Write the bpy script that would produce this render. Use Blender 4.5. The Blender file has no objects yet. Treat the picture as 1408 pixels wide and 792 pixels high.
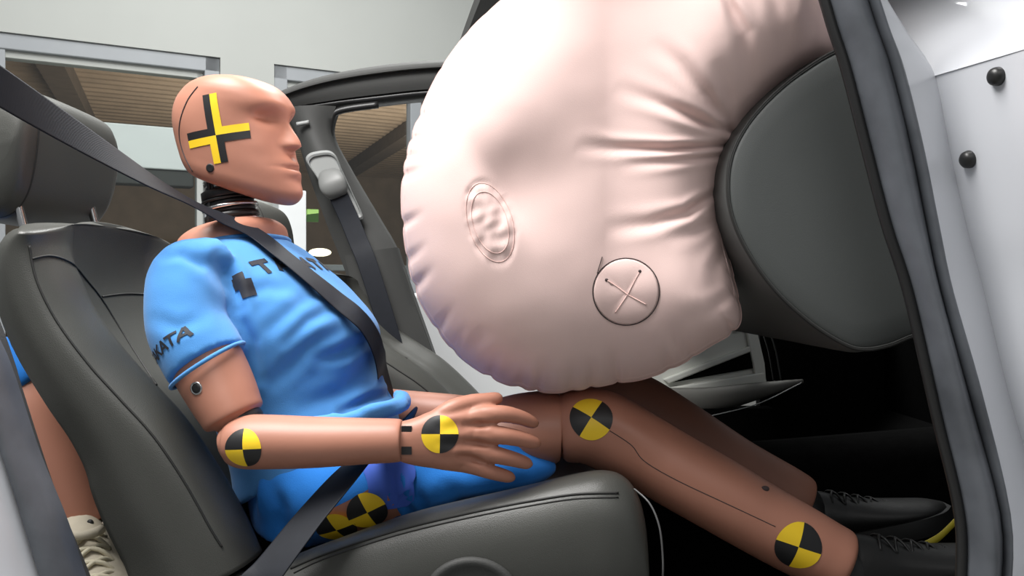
import bpy, bmesh, math, random
from mathutils import Vector, Matrix, noise
from mathutils.bvhtree import BVHTree
random.seed(4)
F = 1219.0; CZ = 0.95          # focal length in pixels (1408 wide), camera height
SC = bpy.context.scene
C = SC.collection

# ------------------------------------------------------------------ camera, world, lights
cam = bpy.data.cameras.new('camera'); cam.sensor_width = 36.0; cam.lens = 36.0 * F / 1408.0
cam.clip_start = 0.02; cam.clip_end = 100
camo = bpy.data.objects.new('camera', cam); C.objects.link(camo)
camo.location = (0, 0, CZ); camo.rotation_euler = (math.pi / 2, 0, 0)
SC.camera = camo
w = bpy.data.worlds.new('hall_light'); SC.world = w; w.use_nodes = True
bg = w.node_tree.nodes['Background']; bg.inputs[0].default_value = (0.93, 0.97, 1.0, 1); bg.inputs[1].default_value = 0.22
def area(name, loc, target, size, power, col=(1, 1, 1)):
    l = bpy.data.lights.new(name, 'AREA'); l.shape = 'RECTANGLE'; l.size, l.size_y = size
    l.energy = power; l.color = col
    o = bpy.data.objects.new(name, l); C.objects.link(o); o.location = loc
    o.rotation_euler = (Vector(target) - Vector(loc)).to_track_quat('-Z', 'Y').to_euler()
    return o
area('added_area_light', (-0.80, 0.75, 2.8), (-0.15, 1.35, 0.9), (1.2, 1.2), 95, (1, 0.98, 0.96))  # added key light, unseen; placed to brighten the airbag's left side and the dummy
area('added_area_light', (0.5, -1.6, 3.0), (0.1, 1.2, 0.8), (2.2, 1.0), 15, (1, 0.98, 0.96))  # added front fill, unseen, shining in through the open near side
area('added_area_light', (-1.2, 4.2, 4.6), (-2.0, 6.6, 1.8), (3.0, 2.0), 92, (1, 1, 0.98))  # unseen light added to brighten the back wall and white beam
area('added_area_light', (0.3, 3.6, 4.2), (-0.1, 3.1, 0.6), (1.6, 1.2), 130, (1, 1, 0.98))  # unseen light added over the far side to lift the white counter
area('added_side_room_light', (-1.5, 11.0, 1.2), (-2.5, 12, 4.0), (4, 4), 190, (1, 0.86, 0.7))  # unseen upward light added to brighten the brown side room
vs = SC.view_settings
vs.view_transform = 'Standard'; vs.look = 'None'; vs.exposure = 0.28; vs.gamma = 1.0; vs.use_curve_mapping = False

# ------------------------------------------------------------------ helpers
def P(px, py, Y):
    """pixel of the 1408x792 frame at distance Y -> world point"""
    return Vector(((px - 704) / F * Y, Y, CZ + (396 - py) / F * Y))
def PX(v):
    return (704 + v.x / v.y * F, 396 - (v.z - CZ) / v.y * F)
def cr(pts, n, closed=False):
    """Catmull-Rom through tuples of any length, n samples in all"""
    m = len(pts); out = []
    seg = m if closed else m - 1
    for i in range(n):
        u = i / n * seg if closed else i / (n - 1) * seg
        k = min(int(u), seg - 1); t = u - k
        g = (lambda j: pts[j % m]) if closed else (lambda j: pts[max(0, min(m - 1, j))])
        a, b, c, d = g(k - 1), g(k), g(k + 1), g(k + 2)
        out.append(tuple(0.5 * (2 * b[q] + (c[q] - a[q]) * t + (2 * a[q] - 5 * b[q] + 4 * c[q] - d[q]) * t * t
                   + (3 * b[q] - a[q] - 3 * c[q] + d[q]) * t ** 3) for q in range(len(b))))
    return out
def smooth(e0, e1, x):
    t = max(0.0, min(1.0, (x - e0) / (e1 - e0))); return t * t * (3 - 2 * t)

class MB:
    def __init__(s): s.v = []; s.f = []; s.mi = []
    def add(s, vs_, fs, mi=0):
        o = len(s.v); s.v += [Vector(v) for v in vs_]; s.f += [[i + o for i in f] for f in fs]; s.mi += [mi] * len(fs)
    def loft(s, rings, cap=True, closed=True, mi=0):
        n = len(rings[0]); vs_ = [p for r in rings for p in r]; fs = []
        for i in range(len(rings) - 1):
            for j in range(n if closed else n - 1):
                k = (j + 1) % n
                fs.append([i * n + j, i * n + k, (i + 1) * n + k, (i + 1) * n + j])
        if cap and closed:
            for base, rev in ((0, True), ((len(rings) - 1) * n, False)):
                c = sum((Vector(vs_[base + j]) for j in range(n)), Vector()) / n
                vs_.append(c); ci = len(vs_) - 1
                for j in range(n):
                    a, b = base + j, base + (j + 1) % n
                    fs.append([b, a, ci] if rev else [a, b, ci])
        s.add(vs_, fs, mi)
    def limb(s, spec, n=40, segs=32, cap=True, mi=0, ex=1.0):
        """spec: (px, py, Y, half width px, half depth m) along a limb"""
        q = [(*P(a, b, y), hw * y / F, hd) for a, b, y, hw, hd in spec]
        s.sweep(q, n, segs, cap, mi, ex)
    def sweep(s, q, n=40, segs=24, cap=True, mi=0, ex=1.0, ref=Vector((0, 1, 0))):
        """q: (x,y,z, half width, half depth)"""
        q = cr(q, n) if len(q) > 2 or n > len(q) else q
        rings = []
        for i, e in enumerate(q):
            c = Vector(e[:3]); a = Vector(q[max(0, i - 1)][:3]); b = Vector(q[min(len(q) - 1, i + 1)][:3])
            t = (b - a).normalized(); d = ref - t * ref.dot(t)
            if d.length < 1e-4: d = Vector((1, 0, 0)) - t * t.x
            d.normalize(); sd = t.cross(d)
            rg = []
            for j in range(segs):
                th = 2 * math.pi * j / segs; co, si = math.cos(th), math.sin(th)
                co = math.copysign(abs(co) ** ex, co); si = math.copysign(abs(si) ** ex, si)
                rg.append(c + sd * e[3] * co + d * e[4] * si)
            rings.append(rg)
        s.loft(rings, cap, True, mi)
    def tube(s, pts, r, n=None, segs=8, mi=0, closed=False):
        pts = [tuple(p) for p in pts]
        if n: pts = cr(pts, n, closed)
        if closed: pts = pts + [pts[0], pts[1]]
        s.sweep([(p[0], p[1], p[2], r, r) for p in pts], len(pts), segs, not closed, mi, ref=Vector((0.13, 0.98, 0.21)))
    def box(s, a, b, mi=0):
        x0, y0, z0 = a; x1, y1, z1 = b
        s.add([(x0, y0, z0), (x1, y0, z0), (x1, y1, z0), (x0, y1, z0), (x0, y0, z1), (x1, y0, z1), (x1, y1, z1), (x0, y1, z1)],
              [[0, 3, 2, 1], [4, 5, 6, 7], [0, 1, 5, 4], [1, 2, 6, 5], [2, 3, 7, 6], [3, 0, 4, 7]], mi)
    def sphere(s, c, r, n=20, mi=0):
        c = Vector(c); rings = []
        for i in range(1, n):
            ph = math.pi * i / n
            rings.append([c + Vector((r[0] * math.sin(ph) * math.cos(2 * math.pi * j / (2 * n)), r[1] * math.sin(ph) * math.sin(2 * math.pi * j / (2 * n)), r[2] * math.cos(ph))) for j in range(2 * n)])
        s.loft(rings, True, True, mi)
    def mesh(s, name='m'):
        me = bpy.data.meshes.new(name); me.from_pydata([tuple(v) for v in s.v], [], s.f)
        bm = bmesh.new(); bm.from_mesh(me)
        bmesh.ops.recalc_face_normals(bm, faces=bm.faces); 
        bm.to_mesh(me); bm.free()
        for p, m in zip(me.polygons, s.mi): p.material_index = m
        me.validate(); me.update(); return me

def remeshed(mb, voxel, it=6, fac=0.5):
    """one continuous surface out of overlapping closed pieces"""
    me = mb.mesh('tmp'); o = bpy.data.objects.new('tmp', me); C.objects.link(o)
    m = o.modifiers.new('r', 'REMESH'); m.mode = 'VOXEL'; m.voxel_size = voxel
    if it: k = o.modifiers.new('s', 'SMOOTH'); k.iterations = it; k.factor = fac
    dg = bpy.context.evaluated_depsgraph_get(); dg.update()
    out = bpy.data.meshes.new_from_object(o.evaluated_get(dg))
    bpy.data.objects.remove(o); bpy.data.meshes.remove(me)
    return out
def bvh_of(me):
    return BVHTree.FromPolygons([v.co.copy() for v in me.vertices], [list(p.vertices) for p in me.polygons])
CAM = Vector((0, 0, CZ))
def hit(bvh, px, py):
    d = (P(px, py, 1.0) - CAM).normalized()
    h = bvh.ray_cast(CAM, d)
    if h[0] is None: return None, None
    n = h[1]
    if n.dot(d) > 0: n = -n
    return h[0], n

ROOT = {}
def thing(name, label, cat, loc, group=None):
    o = bpy.data.objects.new(name, None); o.empty_display_size = 0.05; C.objects.link(o)
    o.location = loc; o['label'] = label; o['category'] = cat
    if group: o['group'] = group
    ROOT[o] = Vector(loc); return o
def obj(name, mb, mats, parent=None, sm=True, bevel=0, label=None, auto=None):
    me = mb.mesh(name) if isinstance(mb, MB) else mb
    me = me.copy() if me.users > 0 else me
    me.name = name
    if parent is not None: me.transform(Matrix.Translation(-ROOT[parent]))
    o = bpy.data.objects.new(name, me); C.objects.link(o)
    mi_ = [p.material_index for p in me.polygons]
    me.materials.clear()
    for m in (mats if isinstance(mats, (list, tuple)) else [mats]): me.materials.append(m)
    me.polygons.foreach_set('material_index', mi_)
    if sm:
        for p in me.polygons: p.use_smooth = True
        if auto is not None:
            bm = bmesh.new(); bm.from_mesh(me)
            for e in bm.edges:
                if len(e.link_faces) == 2 and e.calc_face_angle(0) > auto: e.smooth = False
            bm.to_mesh(me); bm.free()
    if bevel:
        b = o.modifiers.new('bevel', 'BEVEL'); b.width = bevel; b.segments = 3; b.limit_method = 'ANGLE'
    if parent is not None: o.parent = parent; ROOT[o] = ROOT[parent]
    if label: o['label'] = label
    return o
def tag(o, label, cat, group=None):
    o['label'] = label; o['category'] = cat
    if group: o['group'] = group
    return o
def struct(o): o['kind'] = 'structure'; return o

# ------------------------------------------------------------------ materials
def mat(name, col, rough=0.5, metal=0.0, var=0.06, vscale=6, bump=0.0, bscale=200, btype='noise', spec=0.5, coat=0.0, sheen=0.0, sub=0.0):
    m = bpy.data.materials.new(name); m.use_nodes = True; nt = m.node_tree; N = nt.nodes; L = nt.links
    b = N['Principled BSDF']
    b.inputs['Roughness'].default_value = rough; b.inputs['Metallic'].default_value = metal
    b.inputs['Specular IOR Level'].default_value = spec; b.inputs['Coat Weight'].default_value = coat
    b.inputs['Sheen Weight'].default_value = sheen
    tc = N.new('ShaderNodeTexCoord')
    nz = N.new('ShaderNodeTexNoise'); nz.inputs['Scale'].default_value = vscale; nz.inputs['Detail'].default_value = 5
    L.new(tc.outputs['Object'], nz.inputs['Vector'])
    rp = N.new('ShaderNodeValToRGB'); rp.color_ramp.elements[0].position = 0.3; rp.color_ramp.elements[1].position = 0.7
    rp.color_ramp.elements[0].color = (*[c * (1 - var) for c in col], 1); rp.color_ramp.elements[1].color = (*[min(1, c * (1 + var)) for c in col], 1)
    L.new(nz.outputs['Fac'], rp.inputs['Fac']); L.new(rp.outputs['Color'], b.inputs['Base Color'])
    if bump:
        if btype == 'voronoi':
            t = N.new('ShaderNodeTexVoronoi'); t.inputs['Scale'].default_value = bscale; out = t.outputs['Distance']
        elif btype == 'wave':
            t = N.new('ShaderNodeTexWave'); t.inputs['Scale'].default_value = bscale; t.inputs['Distortion'].default_value = 1.0; out = t.outputs['Fac']
        else:
            t = N.new('ShaderNodeTexNoise'); t.inputs['Scale'].default_value = bscale; t.inputs['Detail'].default_value = 4; out = t.outputs['Fac']
        L.new(tc.outputs['Object'], t.inputs['Vector'])
        bp = N.new('ShaderNodeBump'); bp.inputs['Strength'].default_value = bump; bp.inputs['Distance'].default_value = 0.002
        L.new(out, bp.inputs['Height']); L.new(bp.outputs['Normal'], b.inputs['Normal'])
    return m
M = {}
M['skin'] = mat('dummy_vinyl', (0.42, 0.187, 0.126), 0.46, var=0.07, vscale=9, bump=0.05, bscale=120)
M['shirt'] = mat('shirt_knit', (0.075, 0.27, 0.62), 0.85, var=0.06, vscale=14, bump=0.25, bscale=900, sheen=0.15, spec=0.2)
M['shorts'] = mat('shorts_knit', (0.02, 0.19, 0.62), 0.8, var=0.08, vscale=12, bump=0.2, bscale=700, sheen=0.1, spec=0.2)
M['leather'] = mat('seat_leather', (0.062, 0.063, 0.057), 0.38, var=0.06, vscale=8, bump=0.14, bscale=800, btype='voronoi', spec=0.5)
M['seam'] = mat('seam_thread', (0.016, 0.016, 0.015), 0.6)
M['trim'] = mat('pillar_trim', (0.045, 0.046, 0.044), 0.65, bump=0.2, bscale=500)
M['dash'] = mat('dash_skin', (0.078, 0.084, 0.082), 0.5, var=0.05, bump=0.1, bscale=800, btype='voronoi')
M['lgrey'] = mat('grey_plastic', (0.27, 0.28, 0.275), 0.45, var=0.03)
M['belt'] = mat('belt_webbing', (0.009, 0.011, 0.016), 0.6, var=0.1, vscale=60, bump=0.06, bscale=260, btype='wave', spec=0.25)
M['black'] = mat('black_rubber', (0.012, 0.012, 0.012), 0.4)
M['chrome'] = mat('steel', (0.62, 0.62, 0.62), 0.22, metal=1.0, var=0.03)
M['yellow'] = mat('marker_yellow', (0.92, 0.62, 0.02), 0.5, var=0.03)
M['mblack'] = mat('marker_black', (0.012, 0.012, 0.013), 0.5, var=0.05)
M['bag'] = mat('airbag_fabric', (0.81, 0.60, 0.56), 0.75, var=0.02, vscale=5, bump=0.12, bscale=900, spec=0.2)
M['thread'] = mat('dark_thread', (0.05, 0.035, 0.035), 0.8)
M['bagthread'] = mat('pale_thread', (0.70, 0.48, 0.44), 0.8)
M['seal'] = mat('door_seal_rubber', (0.085, 0.092, 0.104), 0.42, var=0.3, vscale=14, bump=0.1, bscale=60)
M['paint'] = mat('silver_paint', (0.60, 0.615, 0.65), 0.32, metal=0.08, var=0.02, coat=0.3)
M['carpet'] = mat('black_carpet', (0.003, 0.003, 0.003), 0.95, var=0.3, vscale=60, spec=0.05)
M['wall'] = mat('painted_wall', (0.50, 0.515, 0.49), 0.8, var=0.02, vscale=2)
M['wframe'] = mat('window_frame_paint', (0.36, 0.38, 0.40), 0.5, var=0.03)
M['white'] = mat('white_paint', (0.84, 0.86, 0.87), 0.5, var=0.02)
M['ivory'] = mat('ivory_plastic', (0.66, 0.67, 0.62), 0.5, var=0.03)
M['brown'] = mat('corrugated_sheet', (0.30, 0.235, 0.175), 0.6, var=0.12, vscale=3)
M['dbrown'] = mat('dark_beam', (0.10, 0.08, 0.065), 0.7, var=0.15)
M['concrete'] = mat('hall_floor_paint', (0.22, 0.22, 0.21), 0.6, var=0.1, vscale=2)
M['print'] = mat('dark_print', (0.012, 0.014, 0.022), 0.7, var=0.1)
M['beige'] = mat('shoe_canvas', (0.52, 0.47, 0.37), 0.8, var=0.08, vscale=30, bump=0.2, bscale=400)
M['lace'] = mat('shoe_lace', (0.62, 0.57, 0.43), 0.8)
M['cable'] = mat('grey_cable', (0.11, 0.11, 0.11), 0.4)
M['purple'] = mat('violet_patch', (0.06, 0.14, 0.62), 0.8)
M['bshoe'] = mat('black_leather', (0.004, 0.004, 0.004), 0.5, var=0.2, vscale=30, bump=0.4, bscale=60)
M['lampglow'] = mat('lamp_diffuser', (0.9, 0.85, 0.7), 0.5)
gb = M['lampglow'].node_tree.nodes['Principled BSDF']; gb.inputs['Emission Color'].default_value = (1, 0.9, 0.65, 1); gb.inputs['Emission Strength'].default_value = 2.0
M['exitgreen'] = mat('exit_light', (0.12, 0.25, 0.06), 0.5)
gb = M['exitgreen'].node_tree.nodes['Principled BSDF']; gb.inputs['Emission Color'].default_value = (0.25, 0.8, 0.1, 1); gb.inputs['Emission Strength'].default_value = 0.05
def glass_mat():
    m = bpy.data.materials.new('window_glass'); m.use_nodes = True; nt = m.node_tree; N = nt.nodes; N.clear()
    o = N.new('ShaderNodeOutputMaterial'); mx = N.new('ShaderNodeMixShader'); tr = N.new('ShaderNodeBsdfTransparent'); gl = N.new('ShaderNodeBsdfGlossy')
    tr.inputs[0].default_value = (0.92, 0.94, 0.93, 1); gl.inputs['Roughness'].default_value = 0.05; mx.inputs[0].default_value = 0.06
    nt.links.new(tr.outputs[0], mx.inputs[1]); nt.links.new(gl.outputs[0], mx.inputs[2]); nt.links.new(mx.outputs[0], o.inputs[0]); return m
M['glass'] = glass_mat()

# ------------------------------------------------------------------ the hall behind
W0 = Vector((-3.47, 6.0, 0)); WD = Vector((1.26, 0.68, 0)).normalized(); WN = Vector((-WD.y, WD.x, 0))   # WN points away from the camera
def wpx(px, py, off=0.0):
    """pixel -> (s, z) on the oblique wall plane shifted by off"""
    d = P(px, py, 1.0) - CAM; o = W0 + WN * off
    t = (o - CAM).dot(WN) / d.dot(WN); p = CAM + d * t
    return (p - W0).dot(WD), p.z
def wbox(mb, s0, s1, z0, z1, o0, o1, mi=0):
    pts = [W0 + WD * s + WN * o + Vector((0, 0, z)) for z in (z0, z1) for s, o in ((s0, o0), (s1, o0), (s1, o1), (s0, o1))]
    mb.add(pts, [[0, 3, 2, 1], [4, 5, 6, 7], [0, 1, 5, 4], [1, 2, 6, 5], [2, 3, 7, 6], [3, 0, 4, 7]], mi)
m = MB(); m.box((-14, -6, -0.1), (14, 22, 0)); struct(obj('floor', m, M['concrete'], sm=False))
sA1, zT = wpx(303, 79)           # outer right edge and top of the first opening
sB0, _ = wpx(377, 86)
sB1, _ = wpx(860, 150)
sA0 = sA1 - 4.6
zb = 0.35
m = MB()
wbox(m, sA0 - 3, sA0, 0, 6, 0, 0.25); wbox(m, sA1, sB0, 0, 6, 0, 0.25); wbox(m, sB1, sB1 + 6, 0, 6, 0, 0.25)
wbox(m, sA0, sA1, zT, 6, 0, 0.25); wbox(m, sB0, sB1, zT, 6, 0, 0.25); wbox(m, sA0, sA1, 0, zb, 0, 0.25); wbox(m, sB0, sB1, 0, zb, 0, 0.25)
struct(obj('wall_back', m, M['wall'], sm=False))
def window(name, s0, s1, z0, z1, mull):
    fr = bpy.data.objects.new(name, None); C.objects.link(fr); fr['kind'] = 'structure'; fr.location = W0 + WD * s0; ROOT[fr] = fr.location.copy()
    t = 0.11
    for a in ((s0, s1, z1 - t, z1), (s0, s1, z0, z0 + t), (s0, s0 + t, z0, z1), (s1 - t, s1, z0, z1)):
        q = MB(); wbox(q, *a, 0.02, 0.12); obj('frame_bar', q, M['wframe'], fr, sm=False, bevel=0.008)
    for a in ((s0 + t, s1 - t, z1 - t - 0.05, z1 - t), (s1 - t - 0.05, s1 - t, z0, z1)):
        q = MB(); wbox(q, *a, 0.06, 0.16); obj('inner_bar', q, M['wall'], fr, sm=False, bevel=0.005)
    for sm_ in mull:
        q = MB(); wbox(q, sm_ - 0.05, sm_ + 0.05, z0, z1, 0.03, 0.13); obj('mullion', q, M['wframe'], fr, sm=False, bevel=0.006)
    q = MB(); wbox(q, s0 + t, s1 - t, z0 + t, z1 - t, 0.10, 0.106); obj('pane', q, M['glass'], fr, sm=False)
    return fr
s0_, _ = wpx(0, 60)
window('window_1', sA0, sA1, zb, zT, [s0_ - 0.02])
s1_, _ = wpx(574, 160)
window('window_2', sB0, sB1, zb, zT, [s1_])
# white spandrel beam behind window 1 and a dark-coloured strip for the shaded lintel under it
m = MB(); a, z1 = wpx(250, 176, 0.1); _, z0 = wpx(250, 234, 0.1)
wbox(m, sA0 + .12, sA1 - .17, z0, z1, 0.11, 0.3)
tag(obj('spandrel_beam', m, M['white'], sm=False, bevel=0.01), 'white horizontal beam behind the window left of the dummy head', 'beam')
m = MB(); _, z2 = wpx(250, 256, 0.1); wbox(m, sA0 + .12, sA1 - .17, z2, z0 - 0.002, 0.13, 0.28)
tag(obj('shaded_lintel_strip', m, M['trim'], sm=False, bevel=0.01), 'dark grey strip for the shaded lintel below the white beam left of the dummy head', 'rail')
# white column seen past the chin
m = MB(); c0, _ = wpx(390, 320, -0.25); c1, _ = wpx(419, 320, -0.25); _, ct = wpx(400, 262, -0.25)
wbox(m, c0 - 0.05, c1, 0, ct, -0.3, -0.1)
tag(obj('white_post', m, M['white'], sm=False, bevel=0.01), 'white square post seen just below the dummy chin', 'post')
# side room beyond the windows: corrugated ceiling, beams, back wall
m = MB(); zc = 3.55
for i in range(46):
    a = 0.4 + i * 0.28
    pts = [W0 + WD * s + WN * o + Vector((0, 0, z)) for s in (-9, 14) for o, z in ((a, zc), (a + 0.10, zc), (a + 0.14, zc + 0.045), (a + 0.24, zc + 0.045), (a + 0.28, zc))]
    m.add(pts, [[j, j + 1, j + 6, j + 5] for j in range(4)])
struct(obj('ceiling', m, M['brown'], sm=False))
for k, (sb, ob) in enumerate(((-0.2, 0.0), (4.6, 0.0))):
    q = MB(); pts = []
    for z in (zc - 0.22, zc - 0.005):
        for s, o in ((sb, 0.5), (sb + 0.28, 0.5), (sb + 0.28 + 1.6, 13), (sb + 1.6, 13)):
            pts.append(W0 + WD * s + WN * o + Vector((0, 0, z)))
    q.add(pts, [[0, 3, 2, 1], [4, 5, 6, 7], [0, 1, 5, 4], [1, 2, 6, 5], [2, 3, 7, 6], [3, 0, 4, 7]])
    tag(obj('ceiling_beam', q, M['dbrown'], sm=False), ['dark diagonal roof beam seen through the window above the headrest', 'dark roof beam seen through the car window beside the airbag'][k], 'beam', 'roof beams of the side room')
m = MB(); wbox(m, -9, 14, 0, zc, 13, 13.2); struct(obj('wall_side_room', m, M['brown'], sm=False))
# things in the side room
m = MB(); pa = wpx(425, 298, 2.0); wbox(m, pa[0] - 0.02, pa[0] + 0.10, pa[1] - 0.05, pa[1] + 0.08, 2.0, 2.06)
tag(obj('exit_sign', m, M['exitgreen'], sm=False, bevel=0.005), 'small green lit sign just right of the dummy chin', 'sign')
m = MB(); pa = wpx(440, 347, 2.4); c = W0 + WD * pa[0] + WN * 2.4 + Vector((0, 0, pa[1])); m.sphere(c, (0.12, 0.12, 0.045), 10)
tag(obj('floor_lamp_glow', m, M['lampglow']), 'pale oval lamp above the far shirt shoulder', 'lamp')
bpy.data.objects['floor_lamp_glow'].name = 'oval_lamp'
for k, yy in enumerate((368, 384, 400)):
    m = MB(); pa = wpx(450, yy, 1.2); wbox(m, pa[0] - 1.3, pa[0] + 2.4, pa[1] - 0.03, pa[1] + 0.03, 1.2, 1.26)
    tag(obj('railing_bar', m, M['wframe'], sm=False, bevel=0.01), ['topmost', 'middle', 'lowest'][k] + ' grey railing bar seen between shirt and far pillar', 'railing', 'railing bars')

# white display counter beyond the far door
m = MB(); a = P(520, 404, 3.1); b = P(1300, 404, 3.1)
m.box((a.x, 3.1, 0.0), (P(1000, 404, 3.1).x, 3.5, a.z))
tag(obj('display_counter', m, M['white'], sm=False, bevel=0.015), 'white counter standing outside the car between pillar and airbag', 'counter')

# ------------------------------------------------------------------ car body
car = thing('cutaway_car', 'cut-open silver car body with grey door seals framing the dummy', 'car', (0.2, 1.7, 0.0))
def strip(name, left, right, material, parent, n=48, thick=0.006, bulge=0.0, rows=6, label=None):
    """ribbon with thickness between two pixel curves (px, py, Y)"""
    L_ = cr(left, n); R_ = cr(right, n); m = MB(); rings = []
    for l, r in zip(L_, R_):
        a, b = P(*l), P(*r); front = []
        for k in range(rows + 1):
            u = k / rows; p = a.lerp(b, u); p.y -= bulge * math.sin(math.pi * u); front.append(p)
        back = [p + Vector((0, thick, 0)) for p in reversed(front)]
        rings.append(front + back)
    m.loft(rings); return obj(name, m, material, parent, label=label, auto=0.9)
sealL = [(985, -310, .985), (1080, -150, .985), (1128, -30, .985), (1150, 40, .985), (1168, 95, .985), (1195, 200, .985), (1224, 310, .985), (1253, 400, .985), (1292, 569, .985), (1325, 715, .985), (1324, 830, .985)]
sealM = [(1040, -310, .97), (1134, -150, .97), (1183, -30, .97), (1207, 40, .97), (1226, 95, .97), (1252, 200, .97), (1274, 310, .97), (1293, 400, .97), (1333, 545, .97), (1377, 715, .97), (1374, 830, .97)]
lipR = [(1056, -310, .965), (1150, -150, .965), (1200, -30, .965), (1224, 40, .965), (1244, 95, .965), (1270, 200, .965), (1292, 310, .965), (1311, 400, .965), (1352, 545, .965), (1391, 715, .965), (1389, 830, .965)]
flR = [(1062, -310, 1.0), (1156, -150, 1.0), (1205, -30, 1.0), (1245, 40, 1.0), (1286, 104, 1.0), (1305, 200, 1.0), (1329, 310, 1.0), (1353, 400, 1.0), (1388, 545, 1.0), (1436, 715, 1.0), (1450, 830, 1.0)]
strip('door_seal', sealL, sealM, M['seal'], car, bulge=0.02, thick=0.02, rows=12)
sh = lambda c, dx, y: [(a + dx, b, y) for a, b, _ in c]
strip('seal_groove', sh(sealM, -2, .978), sh(sealM, 5, .978), M['black'], car)
strip('seal_lip', sh(sealM, 3, .966), lipR, M['seal'], car, bulge=0.006, rows=8)
m = MB(); m.tube([P(a - 5, b, 0.985) for a, b, _ in sealL], 0.006, 60, 10); obj('inner_seal_bead', m, M['black'], car)
strip('pillar_flange', sh(lipR, -1, .968), flR, M['paint'], car, thick=0.01, rows=6)
# outer front panel, lighter, with black plugs
fr_ = flR[4:]
outer = [(1520, 35, .80), (1540, 200, .80), (1560, 310, .80), (1580, 400, .80), (1600, 545, .80), (1620, 715, .80), (1630, 830, .80)]
fp = strip('fender_panel', fr_, outer, M['paint'], car, thick=0.01, rows=8)
# upward-facing top of the body
m = MB(); rings = []
for a, b in zip([(1205, -30, 1.30), (1245, 40, 1.13), (1286, 104, .998)], [(1640, -160, 1.15), (1600, -60, .97), (1520, 35, .80)]):
    A_, B_ = P(*a), P(*b)
    rings.append([A_.lerp(B_, k / 6) for k in range(7)] + [A_.lerp(B_, k / 6) + Vector((0, .01, 0)) for k in range(6, -1, -1)])
m.loft(rings); obj('fender_top', m, M['paint'], car, auto=0.9)
fb = bvh_of(fp.data)
for px, py, r in ((1372, 105, .0098), (1333, 219, .0098)):
    q, n = hit(BVHTree.FromPolygons([v.co + ROOT[car] for v in fp.data.vertices], [list(p.vertices) for p in fp.data.polygons]), px, py)
    n = n.normalized(); t1 = n.cross(Vector((0, 0, 1))).normalized(); t2 = n.cross(t1); m = MB(); rings = []
    for rr, h in ((r * 1.02, -.002), (r, .002), (r * .9, .006), (r * .65, .0085), (r * .3, .0095)):
        rings.append([q + n * h + (t1 * math.cos(2 * math.pi * j / 24) + t2 * math.sin(2 * math.pi * j / 24)) * rr for j in range(24)])
    m.loft(rings); obj('rubber_plug', m, M['black'], car)
# near centre pillar, lower left
bl = [(-60, 460, .93), (0, 622, .93), (30, 715, .93), (54, 792, .93), (75, 850, .93)]
bm_ = [(-30, 440, .96), (0, 500, .96), (40, 620, .96), (80, 720, .96), (104, 792, .96), (125, 850, .96)]
br = [(-43, 380, 1.0), (-15, 440, 1.0), (7, 501, 1.0), (20, 545, 1.0), (63, 677, 1.0), (110, 792, 1.0), (130, 850, 1.0)]
bl2 = [(-260, 460, .80), (-200, 622, .80), (-170, 715, .80), (-146, 792, .80), (-125, 850, .80)]
strip('pillar_panel', bl2, sh(bl, 2, .938), M['paint'], car, thick=.01)
strip('pillar_seal', bl, bm_, M['seal'], car, bulge=.012, thick=.02, rows=10)
strip('pillar_trim', sh(bm_, -3, .968), br, M['trim'], car, bulge=.006, thick=.02, rows=8)

# floor pan, firewall, tunnel, toe board
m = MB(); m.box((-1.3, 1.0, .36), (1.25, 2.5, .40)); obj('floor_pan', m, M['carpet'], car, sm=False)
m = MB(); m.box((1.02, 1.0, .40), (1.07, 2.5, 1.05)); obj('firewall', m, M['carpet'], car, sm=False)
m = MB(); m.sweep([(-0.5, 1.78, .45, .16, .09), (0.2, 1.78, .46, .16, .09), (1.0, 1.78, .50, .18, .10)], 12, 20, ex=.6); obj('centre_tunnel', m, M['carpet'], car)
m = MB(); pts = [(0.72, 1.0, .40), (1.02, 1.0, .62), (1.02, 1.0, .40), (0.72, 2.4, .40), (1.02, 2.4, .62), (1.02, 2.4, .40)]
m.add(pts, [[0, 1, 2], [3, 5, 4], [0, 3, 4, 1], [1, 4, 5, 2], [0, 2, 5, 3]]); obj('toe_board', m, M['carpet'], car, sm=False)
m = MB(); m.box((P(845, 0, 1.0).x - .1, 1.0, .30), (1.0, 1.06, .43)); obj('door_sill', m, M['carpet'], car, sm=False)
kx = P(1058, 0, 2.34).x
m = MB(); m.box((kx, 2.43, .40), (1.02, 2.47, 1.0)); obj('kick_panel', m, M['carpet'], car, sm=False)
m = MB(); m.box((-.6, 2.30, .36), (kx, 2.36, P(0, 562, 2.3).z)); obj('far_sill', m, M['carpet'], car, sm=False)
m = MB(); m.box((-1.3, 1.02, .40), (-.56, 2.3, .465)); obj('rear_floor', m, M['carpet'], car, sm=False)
# far side: roof rail, pillar, window frame, lower door
YF = 2.42
railT = [(300, 172, YF), (378, 130, YF), (440, 107, YF), (520, 92, YF), (605, 84, YF), (720, 82, YF), (860, 96, YF), (1000, 130, YF), (1150, 200, YF)]
railB = [(310, 205, YF), (395, 160, YF), (455, 150, YF), (520, 143, YF), (600, 135, YF), (720, 132, YF), (860, 146, YF), (1000, 180, YF), (1150, 250, YF)]
def mixc(a, b, u, y): return [(p[0] + (q[0] - p[0]) * u, p[1] + (q[1] - p[1]) * u, y) for p, q in zip(a, b)]
strip('roof_rail', railT, mixc(railT, railB, .74, YF), M['trim'], car, bulge=.012, thick=.05, rows=10)
strip('rail_top_edge', mixc(railT, railB, -.03, YF - .01), mixc(railT, railB, .16, YF - .03), M['trim'], car, bulge=.008, thick=.03)
strip('window_seal', mixc(railT, railB, .74, YF + .01), mixc(railT, railB, 1.0, YF + .02), M['black'], car, bulge=.01, thick=.04)
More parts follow.
